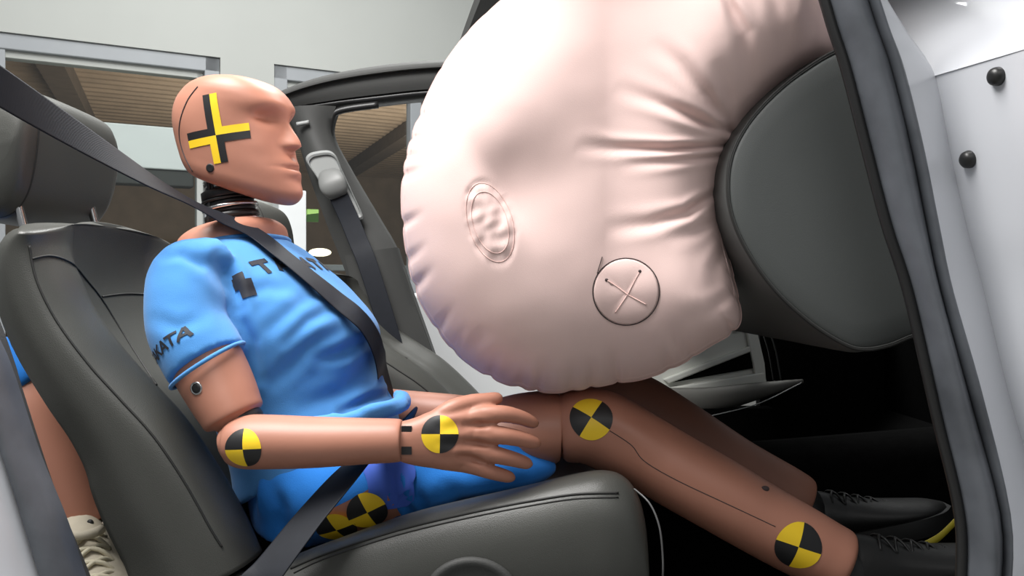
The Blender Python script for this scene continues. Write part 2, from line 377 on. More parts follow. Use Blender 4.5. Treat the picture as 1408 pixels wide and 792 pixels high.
# windscreen-side roof section (rear part of the roof is cut away)
m = MB(); rings = []
for k in range(9):
    u = k / 8; y = 1.02 + (2.40 - 1.02) * u; z = 1.545 + .035 * math.sin(math.pi * u); x0 = -.13 - .11 * (u - .5)
    x0 = -.06 - .25 * max(0, u - .62)
    rings.append([Vector((x0, y, z)), Vector((.62, y, z - .02)), Vector((.62, y, z + .03)), Vector((x0, y, z + .035))])
m.loft(rings); obj('roof_panel', m, M['trim'], car, auto=.5)
# far centre pillar
pL = [(384, 150, YF - .01), (405, 182, YF - .01), (424, 240, YF - .02), (450, 310, YF - .03), (474, 372, YF - .04), (492, 440, YF - .05), (520, 560, YF - .05)]
pR = [(462, 146, YF - .01), (455, 182, YF - .01), (480, 232, YF - .02), (520, 300, YF - .03), (545, 345, YF - .04), (574, 425, YF - .05), (622, 560, YF - .05)]
strip('pillar_upper_trim', pL, pR, M['trim'], car, bulge=.03, thick=.06, rows=10)
qL = [(474, 352, YF - .075), (490, 420, YF - .08), (505, 480, YF - .085), (540, 580, YF - .09)]
qR = [(545, 340, YF - .055), (566, 410, YF - .06), (588, 470, YF - .065), (628, 580, YF - .07)]
strip('pillar_lower_trim', qL, qR, M['trim'], car, bulge=.03, thick=.06, rows=10)
m = MB(); m.tube([P(408, 171, YF - .05), P(425, 168, YF - .05)], .006, 6, 8); obj('coat_hook', m, M['lgrey'], car)
# rounded corner of the far window
m = MB(); m.tube([P(452, 195, YF), P(455, 165, YF), P(468, 152, YF), P(520, 144, YF)], .010, 20, 8); obj('window_corner_seal', m, M['black'], car)
# far door: ivory frame with wedge slot, grey sill trim
YD = 2.36
def pxpoly(name, pts, Y, thick, material, parent, bevel=.004):
    m = MB(); a = [P(x, y, Y) for x, y in pts]; b = [p + Vector((0, thick, 0)) for p in a]; n = len(a)
    m.add(a + b, [list(range(n)), list(range(2 * n - 1, n - 1, -1))] + [[i, (i + 1) % n, n + (i + 1) % n, n + i] for i in range(n)])
    return obj(name, m, material, parent, sm=False, bevel=bevel)
door = thing('far_door', 'ivory inner panel of the far door below the airbag corner', 'door', P(985, 560, YD))
pxpoly('panel', [(860, 430), (1030, 432), (1055, 526), (860, 560)], YD + .02, .03, M['ivory'], door)
pxpoly('frame_bar', [(1022, 433), (1037, 436), (1052, 500), (1054, 526), (1040, 528), (1036, 500)], YD, .02, M['ivory'], door)
pxpoly('frame_bar', [(900, 537), (1052, 512), (1054, 527), (905, 552)], YD - .003, .02, M['ivory'], door)
pxpoly('frame_bar', [(912, 522), (1036, 474), (1037, 482), (920, 528)], YD + .003, .02, M['ivory'], door)
pxpoly('slot', [(924, 526), (1034, 481), (1038, 506)], YD + .012, .006, M['carpet'], door, bevel=0)
pxpoly('handle', [(1010, 450), (1028, 443), (1029, 450), (1012, 457)], YD + .005, .01, M['lgrey'], door)
m = MB(); m.limb([(880, 556, YD - .03, 24, .03), (960, 553, YD - .03, 20, .03), (1040, 538, YD - .03, 12, .02), (1104, 524, YD - .03, 3, .006)], 24, 20); obj('sill_trim', m, mat('sill_grey', (.10, .098, .088), .6), door)
m = MB(); m.tube([P(972, 573, YD - .06), P(1040, 556, YD - .06), (P(1095, 530, YD - .06)), P(1102, 526, YD - .06)], .0014, 20, 6); obj('trim_edge', m, M['lgrey'], door)
for dx in (0, 10):
    m = MB(); m.tube([P(1042 + dx, 440, YD + .03), P(1056 + dx, 480, YD + .03), P(1064 + dx, 525, YD + .03)], .002, 12, 6); obj('door_edge_seal', m, M['trim'] if dx else M['black'], door)

# ------------------------------------------------------------------ dashboard
dash = thing('dashboard', 'dark grey padded dashboard end with stitched edge behind the airbag', 'dashboard', P(1130, 480, 1.3))
D0 = 1.075
dpx = [(1162, 62), (1100, 97), (1050, 140), (1016, 185), (1000, 230), (1001, 285), (1022, 340), (1062, 398), (1112, 445), (1160, 476), (1190, 484), (1225, 478), (1262, 464), (1330, 450), (1345, 300), (1300, 150), (1240, 50)]
dc = cr(dpx, 140, True); cx_, cy_ = 1150, 270
m = MB(); rings = []
for ins, y in ((0.55, D0 - .004), (0.8, D0 - .004), (0.93, D0 - .002), (0.985, D0 + .002), (1.0, D0 + .012), (1.018, D0 + .04), (1.02, D0 + .08), (1.02, D0 + .6), (1.0, D0 + 1.28)):
    rings.append([P(cx_ + (a - cx_) * ins, cy_ + (b - cy_) * ins, D0) + Vector((0, y - D0, 0)) for a, b in dc])
m.loft(rings); dme = m.mesh(); obj('dash_body', dme, M['dash'], dash, auto=1.0)
dbv = bvh_of(dme)
m = MB(); m.tube([P(cx_ + (a - cx_) * .986, cy_ + (b - cy_) * .986, D0 + .0015) for a, b in dc], .0022, None, 8, closed=True); obj('edge_piping', m, M['seam'], dash)
m = MB(); m.tube([P(cx_ + (a - cx_) * .975, cy_ + (b - cy_) * .975, D0 + .0005) for a, b in dc], .0012, None, 6, closed=True); obj('stitch_line', m, M['trim'], dash)

# ------------------------------------------------------------------ car seats
def make_seat():
    t = thing('bucket_seat', 'grey leather front seat nearest the camera with the dummy sitting in it', 'seat', P(420, 860, 1.4), 'front seats')
    # backrest: front seam in pixels at Y0, thickness, lean
    Y0, Wd = 1.15, .51
    fr = [(318, 790, .145), (290, 728, .138), (252, 662, .134), (210, 600, .121), (165, 550, .10), (120, 500, .09), (76, 440, .082), (50, 385, .075), (38, 345, .06), (40, 322, .03)]
    q = cr([(*P(a, b, Y0), T) for a, b, T in fr], 60); rings = []
    prof = [(.03, -1, 0), (0, -.55, 0), (-.004, -.25, 0), (.004, 0, .0), (.03, 0, .018), (.07, 0, .022), (.11, 0, .004), (.14, 0, -.014), (.2, 0, -.024), (.255, 0, -.026)]
    prof = prof + [(Wd - y, k, f) for y, k, f in reversed(prof[:-1])]
    half = cr(prof, 90)
    for i, e in enumerate(q):
        c = Vector(e[:3]); a = Vector(q[max(0, i - 1)][:3]); b = Vector(q[min(59, i + 1)][:3]); tg = (b - a).normalized()
        if i > 50: tg = (tg + Vector((0, 0, 0))).normalized()
        f = Vector((tg.z, 0, -tg.x)); f = f if f.x > 0 else -f
        topk = smooth(60, 44, i); rings.append([])
        for (y, k, o) in half:
            crown = .024 * smooth(46, 60, i) * (1 - ((y - Wd / 2) / (Wd / 2)) ** 2)
            rings[-1].append(c + f * (k * e[3] + o * (0.4 + .6 * topk)) + Vector((0, y, crown)))
        nb = 14   # close the back
        p0, p1 = rings[-1][0], rings[-1][-1]
        for j in range(1, nb): rings[-1].append(p1.lerp(p0, j / nb) - f * (.02 * math.sin(math.pi * j / nb)) * topk)
    lastr = rings[-1]; cen = sum(lastr, Vector()) / len(lastr)
    for k in range(1, 8):
        a_ = math.radians(12 * k)
        rings.append([cen + (p - cen) * (.12 + .88 * math.cos(a_)) * Vector((1, 1, 1)).x + Vector((-.004, 0, .016)) * math.sin(a_) for p in lastr])
    m = MB(); m.loft(rings); bme = m.mesh(); bk = obj('backrest', bme, M['leather'], t)
    bb = bvh_of(bk.data); off = ROOT[t]
    bb = BVHTree.FromPolygons([v.co + off for v in bk.data.vertices], [list(p.vertices) for p in bk.data.polygons])
    def seam(name, pts, parent, bv, r=.0016, n=60, mt='seam'):
        out = []
        for a, b in cr(pts, n):
            h, nn = hit(bv, a, b)
            if h: out.append(h + nn * r * .3)
        if len(out) > 3:
            m = MB(); m.tube(out, r, None, 6); return obj(name, m, M[mt], parent)
    seam('seam', [(40, 338), (50, 385), (77, 440), (121, 500), (166, 550), (211, 600), (253, 662), (290, 728), (305, 752)], bk, bb)
    seam('seam', [(44, 356), (70, 352), (98, 362), (118, 384), (140, 412), (165, 452), (190, 492), (215, 530)], bk, bb)
    seam('seam', [(140, 408), (175, 404), (215, 406)], bk, bb)
    # headrest
    m = MB(); rings = []
    xs = P(25, 225, 1.27).x
    zc_, hz = P(25, 224, 1.40).z, .098
    ys = [(1.262, .25), (1.266, .55), (1.275, .8), (1.29, .94), (1.31, 1.0), (1.40, 1.03), (1.53, 1.0), (1.555, .93), (1.572, .78), (1.582, .55), (1.586, .25)]
    for y, k in cr(ys, 44):
        rg = []
        for j in range(48):
            th = 2 * math.pi * j / 48; co, si = math.cos(th), math.sin(th)
            co = math.copysign(abs(co) ** .7, co); si = math.copysign(abs(si) ** .7, si)
            rg.append(Vector((xs - .045 + .058 * co * (k * .5 + .5) + .012 * si, y, zc_ + hz * k * si)))
        rings.append(rg)
    m.loft(rings); hme = m.mesh(); hr = obj('headrest', hme, M['leather'], t)
    hb = BVHTree.FromPolygons([v.co + off for v in hr.data.vertices], [list(p.vertices) for p in hr.data.polygons])
    ring = []
    for j in range(64):
        th = 2 * math.pi * j / 64; co, si = math.cos(th), math.sin(th)
        co = math.copysign(abs(co) ** .7, co); si = math.copysign(abs(si) ** .7, si)
        ring.append((xs - .045 + .0575 * co + .012 * si, 1.296, zc_ + hz * .965 * si))
    m = MB(); m.tube(ring, .0016, None, 6, closed=True); obj('seam', m, M['seam'], hr)
    for px, yy in ((33, 1.30), (132, 1.50)):
        m = MB(); b = P(px, 296, yy); m.tube([b + Vector((-.015, 0, .04)), b + Vector((.008, 0, -.05))], .0062, 8, 12); obj('headrest_post', m, M['chrome'], t)
    # cushion
    top = [(300, 800, 1.0), (360, 790, 1.0), (410, 768, 1), (480, 742, 1), (560, 714, 1), (640, 694, 1), (720, 676, 1), (790, 659, 1), (830, 653, 1), (858, 660, .98), (878, 682, .95), (890, 720, .92), (894, 780, .88)]
    Yc, Wc = 1.12, .56; zb_ = P(0, 870, Yc).z; rings = []
    for a, b, k in cr(top, 64):
        p = P(a, b, Yc + .03); x, zt = p.x, p.z; h = max(zt - zb_, .03)
        pr = [(.03, zb_), (.0, zb_ + .3 * h), (-.004, zt - .055 * min(1, h / .1)), (.010, zt - .018), (.035, zt), (.075, zt - .003), (.12, zt - .022), (.18, zt - .032), (.28, zt - .034)]
        pr = pr + [(Wc - y, z) for y, z in reversed(pr[:-1])]
        rg = [Vector((x, Yc + y * k + (1 - k) * Wc / 2, z)) for y, z in cr(pr, 70)]
        rings.append(rg)
    m = MB(); m.loft(rings); cu = obj('cushion', m, M['leather'], t)
    cb = BVHTree.FromPolygons([v.co + off for v in cu.data.vertices], [list(p.vertices) for p in cu.data.polygons])
    seam('seam', [(400, 782), (440, 765), (500, 744), (560, 726), (640, 707), (720, 691), (790, 680), (850, 678)], cu, cb)
    seam('seam', [(404, 788), (440, 771), (500, 750), (560, 732), (640, 713), (720, 697), (790, 686), (850, 684)], cu, cb, .0011)
    h, nn = hit(cb, 648, 790)
    m = MB(); rings = []
    for rr, o in ((.062, -.004), (.060, .004), (.054, .007), (.048, .003), (.02, .002)):
        rings.append([Vector((h.x + rr * math.cos(2 * math.pi * j / 40), h.y - o, P(0, 822, h.y).z + rr * .85 * math.sin(2 * math.pi * j / 40))) for j in range(40)])
    m.loft(rings); obj('adjuster_dial', m, M['trim'], t)
    m = MB(); m.box((P(330, 0, 1.2).x, 1.16, .40), (P(840, 0, 1.2).x, 1.64, zb_ + .05)); obj('base_frame', m, M['black'], t, sm=False, bevel=.01)
    return t
seat = make_seat()
def copy_tree(o, parent=None):
    c = o.copy(); C.objects.link(c); c.parent = parent
    for ch in list(o.children): copy_tree(ch, c)
    return c
seat2 = copy_tree(seat)
seat2['label'] = 'grey leather front seat behind the dummy by the far pillar'
seat2.location = seat.location + Vector((.10, .73, 0))
for ch in seat2.children:
    if ch.name.split('.')[0] in ('backrest', 'headrest', 'headrest_post'):      # this backrest is reclined further
        ch.rotation_euler = (0, math.radians(-14), 0); ch.location = (.25 if ch.name.startswith('backrest') else .20, 0, .03)

# ------------------------------------------------------------------ crash test dummy
dummy = thing('crash_test_dummy', 'tan crash test dummy in blue shirt and shorts sitting in the front seat', 'crash dummy', P(430, 760, 1.4))
YAW = math.radians(16)
def decal(name, parent, bv, c, n, rdir, shapes, mats, off=.0009, start=.05):
    """shapes: (material index, 2d verts, faces) laid on the surface around c"""
    r = rdir - n * rdir.dot(n); r.normalize(); u = n.cross(r); m = MB()
    if u.z < -0.2: u = -u
    for mi, vv, ff in shapes:
        pts = []
        for x, y in vv:
            p = c + r * x + u * y; h = bv.ray_cast(p + n * start, -n, start + .09)
            pts.append((h[0] + (h[1] if h[1].dot(n) > 0 else -h[1]) * off) if h[0] else p)
        m.add(pts, ff, mi)
    me = bpy.data.meshes.new(name); me.from_pydata([tuple(v) for v in m.v], [], m.f)
    for p, k in zip(me.polygons, m.mi): p.material_index = k
    return obj(name, me, mats, parent)
def grid(x0, x1, y0, y1, nx, ny):
    return ([(x0 + (x1 - x0) * i / nx, y0 + (y1 - y0) * j / ny) for j in range(ny + 1) for i in range(nx + 1)],
            [[j * (nx + 1) + i, j * (nx + 1) + i + 1, (j + 1) * (nx + 1) + i + 1, (j + 1) * (nx + 1) + i] for j in range(ny) for i in range(nx)])
def sector(r, a0, a1, nr=6, na=10):
    v = [(r * i / nr * math.cos(a0 + (a1 - a0) * j / na), r * i / nr * math.sin(a0 + (a1 - a0) * j / na)) for i in range(nr + 1) for j in range(na + 1)]
    return v, [[i * (na + 1) + j, (i + 1) * (na + 1) + j, (i + 1) * (na + 1) + j + 1, i * (na + 1) + j + 1] for i in range(nr) for j in range(na)]
def marker(parent, bv, px, py, rpx, rot, first=0):
    c, n = hit(bv, px, py); r = rpx * c.y / F; sh_ = []
    # average the normal a little
    ns = n.copy()
    for dx, dy in ((8, 0), (-8, 0), (0, 8), (0, -8)):
        _, n2 = hit(bv, px + dx, py + dy)
        if n2: ns += n2
    n = ns.normalized()
    for k in range(4):
        v, f = sector(r, math.radians(rot + 90 * k), math.radians(rot + 90 * k + 90)); sh_.append(((k + first) % 2, v, f))
    return decal('target_marker', parent, bv, c, n, Vector((1, 0, 0)), sh_, [M['yellow'], M['mblack']])

# --- head
YH = 1.40
rows = [(372, 279, 292, 250, .030, .25), (398, 284, 272, 242, .052, .3), (412, 283, 262, 234, .061, .32), (420, 275, 254, 221, .067, .28), (421, 262, 248, 205, .070, .24), (419, 246, 243, 188, .073, .20),
        (413, 226, 240, 170, .076, .18), (406, 207, 240, 156, .078, .14), (404, 190, 242, 145, .079, .10), (404, 174, 246, 135, .079, .06), (406, 160, 252, 127, .078, .03), (402, 146, 260, 120, .076, 0),
        (394, 133, 271, 115, .071, 0), (379, 120.5, 287, 111, .060, 0), (356, 112, 309, 108.5, .036, 0), (338, 109, 326, 108.3, .010, 0)]
hc = P(325, 200, YH); m = MB(); rings = []
R_ = Matrix.Rotation(-YAW, 4, 'Z')
def bump(x, c, s): return math.exp(-((x - c) / s) ** 2)
for e in cr(rows, 130):
    Fp, Bp = P(e[0], e[1], YH), P(e[2], e[3], YH); mid = (Fp + Bp) / 2; hv = (Fp - Bp) / 2; rg = []
    for j in range(144):
        th = 2 * math.pi * j / 144; co, si = math.cos(th), math.sin(th)
        cc = math.copysign(abs(co) ** .92, co); p = mid + hv * cc; y = e[4] * si * (1 - e[5] * co)
        row = 396 - (p.z - CZ) * F / YH; fw = max(0, co) ** .5 if co > 0 else 0; dx = 0
        if co > 0:
            # nose
            na = smooth(160, 203, row) * (1 - smooth(205, 214, row))
            dx += .021 * na ** 1.3 * math.exp(-(y / (.0065 + .0075 * smooth(180, 205, row))) ** 2)
            dx += .0035 * bump(row, 203, 6) * (bump(y, .011, .006) + bump(y, -.011, .006))
            dx -= .0165 * bump(row, 169, 11) * (bump(y, .034, .019) + bump(y, -.034, .019))
            dx += .003 * bump(row, 152, 9) * bump(abs(y), .03, .025)
            dx += .004 * bump(row, 203, 16) * bump(abs(y), .046, .02)
            lip = bump(y, 0, .023)
            dx += lip * (.0035 * bump(row, 228, 5.5) - .0058 * bump(row, 235.5, 1.7) + .0028 * bump(row, 242, 5) - .0015 * bump(row, 252, 5))
            dx -= .0025 * bump(row, 218, 7) * bump(y, 0, .005)
            dx += .004 * bump(row, 268, 9) * bump(y, 0, .02)
            dx *= min(1, fw * 1.6)
        rg.append(R_ @ (p + Vector((dx, y, 0)) - hc) + hc)
    rings.append(rg)
m.loft(rings); hme = m.mesh('head'); hbv = bvh_of(hme); head = obj('head', hme, M['skin'], dummy)
# skull cap seam
pts = []
for a, b in cr([(272, 119), (258, 138), (248, 165), (247, 190), (254, 215), (265, 236)], 40):
    h, n = hit(hbv, a, b)
    if h: pts.append(h + n * .0002)
m = MB(); m.tube(pts, .0011, None, 6); obj('skull_cap_seam', m, M['thread'], head)
c, n = hit(hbv, 289, 231); m = MB(); t1 = n.cross(Vector((0, 0, 1))).normalized(); t2 = n.cross(t1)
m.loft([[c + n * o + (t1 * math.cos(.3 * j) + t2 * math.sin(.3 * j)) * r for j in range(21)] for r, o in ((.0068, -.004), (.0066, .0008), (.0045, .001), (.001, .0006))]); obj('screw_hole', m, M['mblack'], head)
c, n = hit(hbv, 297, 186); k = c.y / F; sh_ = []
aw = 10.5 * k
for mi, (ax, ay), (u_, v_) in ((0, (1, 1), (45, 57)), (1, (-1, 1), (44, 57)), (0, (-1, -1), (44, 38)), (1, (1, -1), (45, 38))):
    v, f = grid(0, aw * ax, 0, v_ * k * ay, 2, 10); sh_.append((mi, v, f))
    v, f = grid(aw * ax, u_ * k * ax, 0, aw * ay, 8, 2); sh_.append((mi, v, f))
# quadrant colours: top right yellow, top left black, bottom left yellow, bottom right black
rd = Vector((math.cos(math.radians(9)), 0, math.sin(math.radians(9))))
decal('head_marker', head, hbv, c, n, rd, sh_, [M['yellow'], M['mblack']])

# --- neck: rubber discs and steel plates
nk = [P(309, 246, YH), P(322, 312, YH)]; ax = (nk[1] - nk[0]); m = MB()
def stack(name, u0, u1, r0, r1, mt, edge=.12):
    q = []
    for u, k in ((u0, .9), (u0 + (u1 - u0) * edge, 1), (u1 - (u1 - u0) * edge, 1), (u1, .9)):
        p = nk[0] + ax * u; r = r0 + (r1 - r0) * (u - u0) / (u1 - u0); q.append((*p, r * k, r * k))
    m = MB(); m.sweep(q, 4, 36); return obj(name, m, M[mt], dummy)
stack('neck_mount', 0.0, .22, .034, .034, 'chrome')
stack('neck_rubber', .22, .42, .040, .041, 'black')
stack('neck_plate', .42, .47, .042, .042, 'black')
stack('neck_rubber', .47, .56, .038, .038, 'black')
stack('neck_plate', .56, .64, .043, .043, 'chrome')
stack('neck_rubber', .64, .72, .038, .038, 'black')
stack('neck_rubber', .72, .86, .042, .042, 'black')
stack('neck_plate', .86, .93, .043, .043, 'chrome')
for px in (287, 292):
    m = MB(); m.tube([P(px, 246, YH - .03), P(px + 1, 275, YH - .03), P(px - 1, 306, YH - .03)], .0035, 12, 8); obj('neck_cable', m, M['black'], dummy)

# --- chest skin collar and torso
def tring(Fx, Fy, a, b, el, Y=1.40, n=64, ex=.85, yaw=math.radians(13)):
    al = math.radians(16) + yaw; h = math.sqrt((a * math.cos(al)) ** 2 + (b * math.sin(al)) ** 2) * F / Y
    e = math.radians(el); cx, cy = Fx - h * math.cos(e), Fy + h * math.sin(e)
    c = P(cx, cy, Y); f = Vector((math.cos(e) * math.cos(yaw), -math.cos(e) * math.sin(yaw), math.sin(e))); l = Vector((math.sin(yaw), math.cos(yaw), 0)); rg = []
    for j in range(n):
        th = 2 * math.pi * j / n; co, si = math.cos(th), math.sin(th)
        rg.append(c + f * a * math.copysign(abs(co) ** ex, co) + l * b * math.copysign(abs(si) ** ex, si))
    return rg
def trings(spec, n): return [tring(*e) for e in cr(spec, n)]
m = MB(); m.loft(trings([(372, 298, .055, .075, 14), (384, 303, .066, .095, 14), (390, 312, .072, .105, 14), (394, 340, .075, .12, 16)], 14))
obj('chest_collar', remeshed(m, .004, 4), M['skin'], dummy)
tor = [(392, 324, .070, .108, 14), (410, 331, .082, .145, 15), (433, 347, .098, .172, 16), (466, 378, .116, .182, 17), (503, 420, .132, .182, 17), (519, 450, .132, .175, 17), (519, 488, .122, .165, 17), (526, 525, .116, .16, 18), (543, 556, .118, .165, 22), (548, 590, .12, .17, 26)]
m = MB(); m.loft(trings(tor, 60))
# near sleeve, far sleeve
m.limb([(290, 362, 1.27, 34, .05), (262, 378, 1.235, 44, .058), (254, 410, 1.205, 50, .06), (258, 450, 1.19, 52, .06), (274, 482, 1.18, 54, .06), (286, 502, 1.175, 55, .06)], 40, 40)
m.limb([(408, 384, 1.50, 26, .05), (412, 398, 1.56, 32, .05), (418, 425, 1.59, 36, .05), (433, 465, 1.60, 38, .05)], 30, 32)
m.limb([(553, 545, 1.30, 8, .014), (551, 558, 1.24, 9, .014), (520, 569, 1.195, 8, .014), (470, 577, 1.18, 7, .012), (420, 580, 1.18, 6, .01)], 24, 16)
m.limb([(548, 549, 1.25, 5, .01), (530, 558, 1.20, 5, .01), (500, 566, 1.18, 5, .01)], 16, 12)
sm_ = remeshed(m, .004, 8, .5)
folds = [([(300, 352), (318, 380), (330, 420)], 8, -.009), ([(258, 352), (290, 368), (318, 402)], 9, -.005), ([(322, 420), (345, 470), (352, 520)], 8, -.006), ([(455, 425), (425, 440), (395, 470)], 8, -.004), ([(470, 456), (425, 478), (375, 525)], 10, -.004),
         ([(500, 468), (470, 485), (440, 494)], 8, -.006), ([(510, 500), (470, 540), (420, 560)], 11, -.004), ([(545, 540), (510, 548), (470, 566)], 6, -.007), ([(440, 395), (400, 430), (360, 460)], 10, -.003), ([(225, 355), (250, 350), (275, 362)], 6, -.003),
         ([(215, 440), (245, 450), (275, 440)], 9, -.0025), ([(330, 405), (370, 395), (410, 400)], 8, -.002)]
def fold_d(px, py, poly, s, amp, root=False):
    best = 1e9; bu = 0
    for i in range(len(poly) - 1):
        ax_, ay_ = poly[i]; bx_, by_ = poly[i + 1]; dx, dy = bx_ - ax_, by_ - ay_; L2 = dx * dx + dy * dy
        u = max(0, min(1, ((px - ax_) * dx + (py - ay_) * dy) / L2)); d = math.hypot(px - ax_ - u * dx, py - ay_ - u * dy)
        if d < best: best = d; bu = (i + u) / (len(poly) - 1)
    if root: s *= .8 + .9 * bu; best = max(best, 0)
    if best > 4 * s: return 0
    if root: return amp * (math.exp(-(best / s) ** 2) - .35 * math.exp(-((best - 2.0 * s) / s) ** 2)) * (1 - bu) ** .85 * (.55 + .45 * smooth(0, .25, bu))
    g = math.exp(-(best / s) ** 2) - .45 * math.exp(-((best - 2.0 * s) / s) ** 2)
    return amp * g * (math.sin(math.pi * (0.08 + .84 * bu)) ** .7)
def displace(me, fl, nz=0.0, nscale=20):
    me.update()
    nn = [v.normal.copy() for v in me.vertices]
    for v, n in zip(me.vertices, nn):
        px, py = PX(v.co); d = 0
        if n.dot(v.co - CAM) < 0:
            for f in fl: d += fold_d(px, py, *f)
        if nz: d += nz * noise.noise(v.co * nscale)
        v.co += n * d
    me.update()
displace(sm_, folds, .0025, 16)
shbv = bvh_of(sm_); shirt = obj('shirt', sm_, M['shirt'], dummy)
# sleeve hem and collar band
def hem(name, spec, r, mt, parent):
    c, ux, ry, rz = spec
    return
m = MB(); cc = P(286, 502, 1.175); dirv = (P(331, 471, 1.175) - P(240, 533, 1.175)).normalized(); L_ = 55 * 1.175 / F
m.tube([cc + dirv * L_ * math.cos(2 * math.pi * j / 40) + Vector((0, .061 * math.sin(2 * math.pi * j / 40), 0)) for j in range(40)], .0028, None, 8, closed=True); obj('sleeve_hem', m, M['shirt'], shirt)
m = MB(); rg = tring(392, 324, .071, .109, 14); m.tube([rg[j] for j in range(0, 64, 2)], .004, None, 8, closed=True); obj('neck_band', m, M['shirt'], shirt)
# lettering on the chest
def stroke(a, b, w_, n=6):
    ax_, ay_ = a; bx_, by_ = b; L2 = math.hypot(bx_ - ax_, by_ - ay_); nx, ny = -(by_ - ay_) / L2 * w_ / 2, (bx_ - ax_) / L2 * w_ / 2
    v = []
    for i in range(n + 1):
        u = i / n; x, y = ax_ + (bx_ - ax_) * u, ay_ + (by_ - ay_) * u; v += [(x - nx, y - ny), (x, y), (x + nx, y + ny)]
    return v, [[i * 3 + k, i * 3 + 3 + k, i * 3 + 4 + k, i * 3 + 1 + k] for i in range(n) for k in range(2)]
GL = {'T': [((-.5, .42), (.5, .42)), ((0, .42), (0, -.5))], 'A': [((-.42, -.5), (0, .5)), ((.42, -.5), (0, .5)), ((-.26, -.16), (.26, -.16))], 'K': [((-.36, -.5), (-.36, .5)), ((-.36, -.02), (.36, .5)), ((-.1, .08), (.42, -.5))]}
def letters(word, h, adv, wst, x0, asp=.95):
    out = []
    for i, ch in enumerate(word):
        for a, b in GL[ch]:
            out.append((0, *stroke((x0 + i * adv + a[0] * h * asp, a[1] * h), (x0 + i * adv + b[0] * h * asp, b[1] * h), wst)))
    return out
ty = math.radians(13); hh = (hit(shbv, 408, 362)[0],)
n = Vector((math.cos(ty) * .8, -math.sin(ty), .62)).normalized()
ce, ne = hit(shbv, 336, 389); em = []
for x0, x1, y0, y1 in ((-.009, .010, -.021, .005), (-.012, .003, .005, .017), (-.015, -.009, -.006, .012)):
    v, f = grid(x0, x1, y0, y1, 6, 6); em.append((0, v, f))
decal('chest_emblem', shirt, shbv, ce, ne, Vector((.88, .1, .36)), em, [M['print']], .0016, .010)
decal('chest_lettering', shirt, shbv, hh[0], n, Vector((math.sin(ty), math.cos(ty), 0)), letters('TAKATA', .026, .0375, .0082, -.083, 1.25), [M['print']], .0012)
c, n = hit(shbv, 221, 480)
decal('sleeve_lettering', shirt, shbv, c, n, Vector((.82, 0, .5)), letters('TAKATA', .016, .0138, .0033, -.0345), [M['print']], .0012)

# --- near arm
m = MB(); m.limb([(270, 470, 1.18, 47, .05), (286, 502, 1.175, 49, .051), (303, 535, 1.168, 47, .050), (317, 563, 1.16, 43, .047), (323, 575, 1.158, 39, .043), (324, 577, 1.158, 20, .025)], 40, 40)
ume = m.mesh(); ua = obj('upper_arm', ume, M['skin'], dummy); ubv = bvh_of(m.mesh())
c, n = hit(ubv, 270, 534); t1 = n.cross(Vector((0, 0, 1))).normalized(); t2 = n.cross(t1); m = MB()
m.loft([[c + n * o + (t1 * math.cos(.3 * j) + t2 * math.sin(.3 * j)) * r for j in range(21)] for r, o in ((.0085, -.003), (.0083, .0012), (.0068, .0012), (.0062, .0004))]); obj('bolt_ring', m, M['chrome'], ua)
m = MB(); m.loft([[c + n * o + (t1 * math.cos(.3 * j) + t2 * math.sin(.3 * j)) * r for j in range(21)] for r, o in ((.0066, -.003), (.0064, .0008), (.002, .0006))]); obj('bolt_hole', m, M['mblack'], ua)
m = MB(); m.sphere(P(334, 578, 1.155), (.027, .033, .024), 14); obj('elbow_joint', m, M['black'], dummy)
m = MB(); m.limb([(303.5, 609, 1.135, 6, .012), (308, 608, 1.135, 20, .026), (318, 607.5, 1.135, 30, .034), (336, 607.5, 1.133, 36.5, .038), (370, 607.5, 1.13, 37, .038), (430, 608, 1.128, 35, .036), (500, 606.5, 1.126, 31.5, .032), (549, 605.5, 1.125, 29, .029), (550, 605.5, 1.125, 22, .024)], 70, 40)
fme = m.mesh(); fa = obj('forearm', fme, M['skin'], dummy); fbv = bvh_of(m.mesh())
marker(fa, fbv, 334, 618, 26, 4, 0)
m = MB(); m.limb([(540, 606, 1.126, 20, .016), (562, 606.5, 1.127, 20, .014)], 2, 28); obj('wrist_joint', m, M['mblack'], dummy)
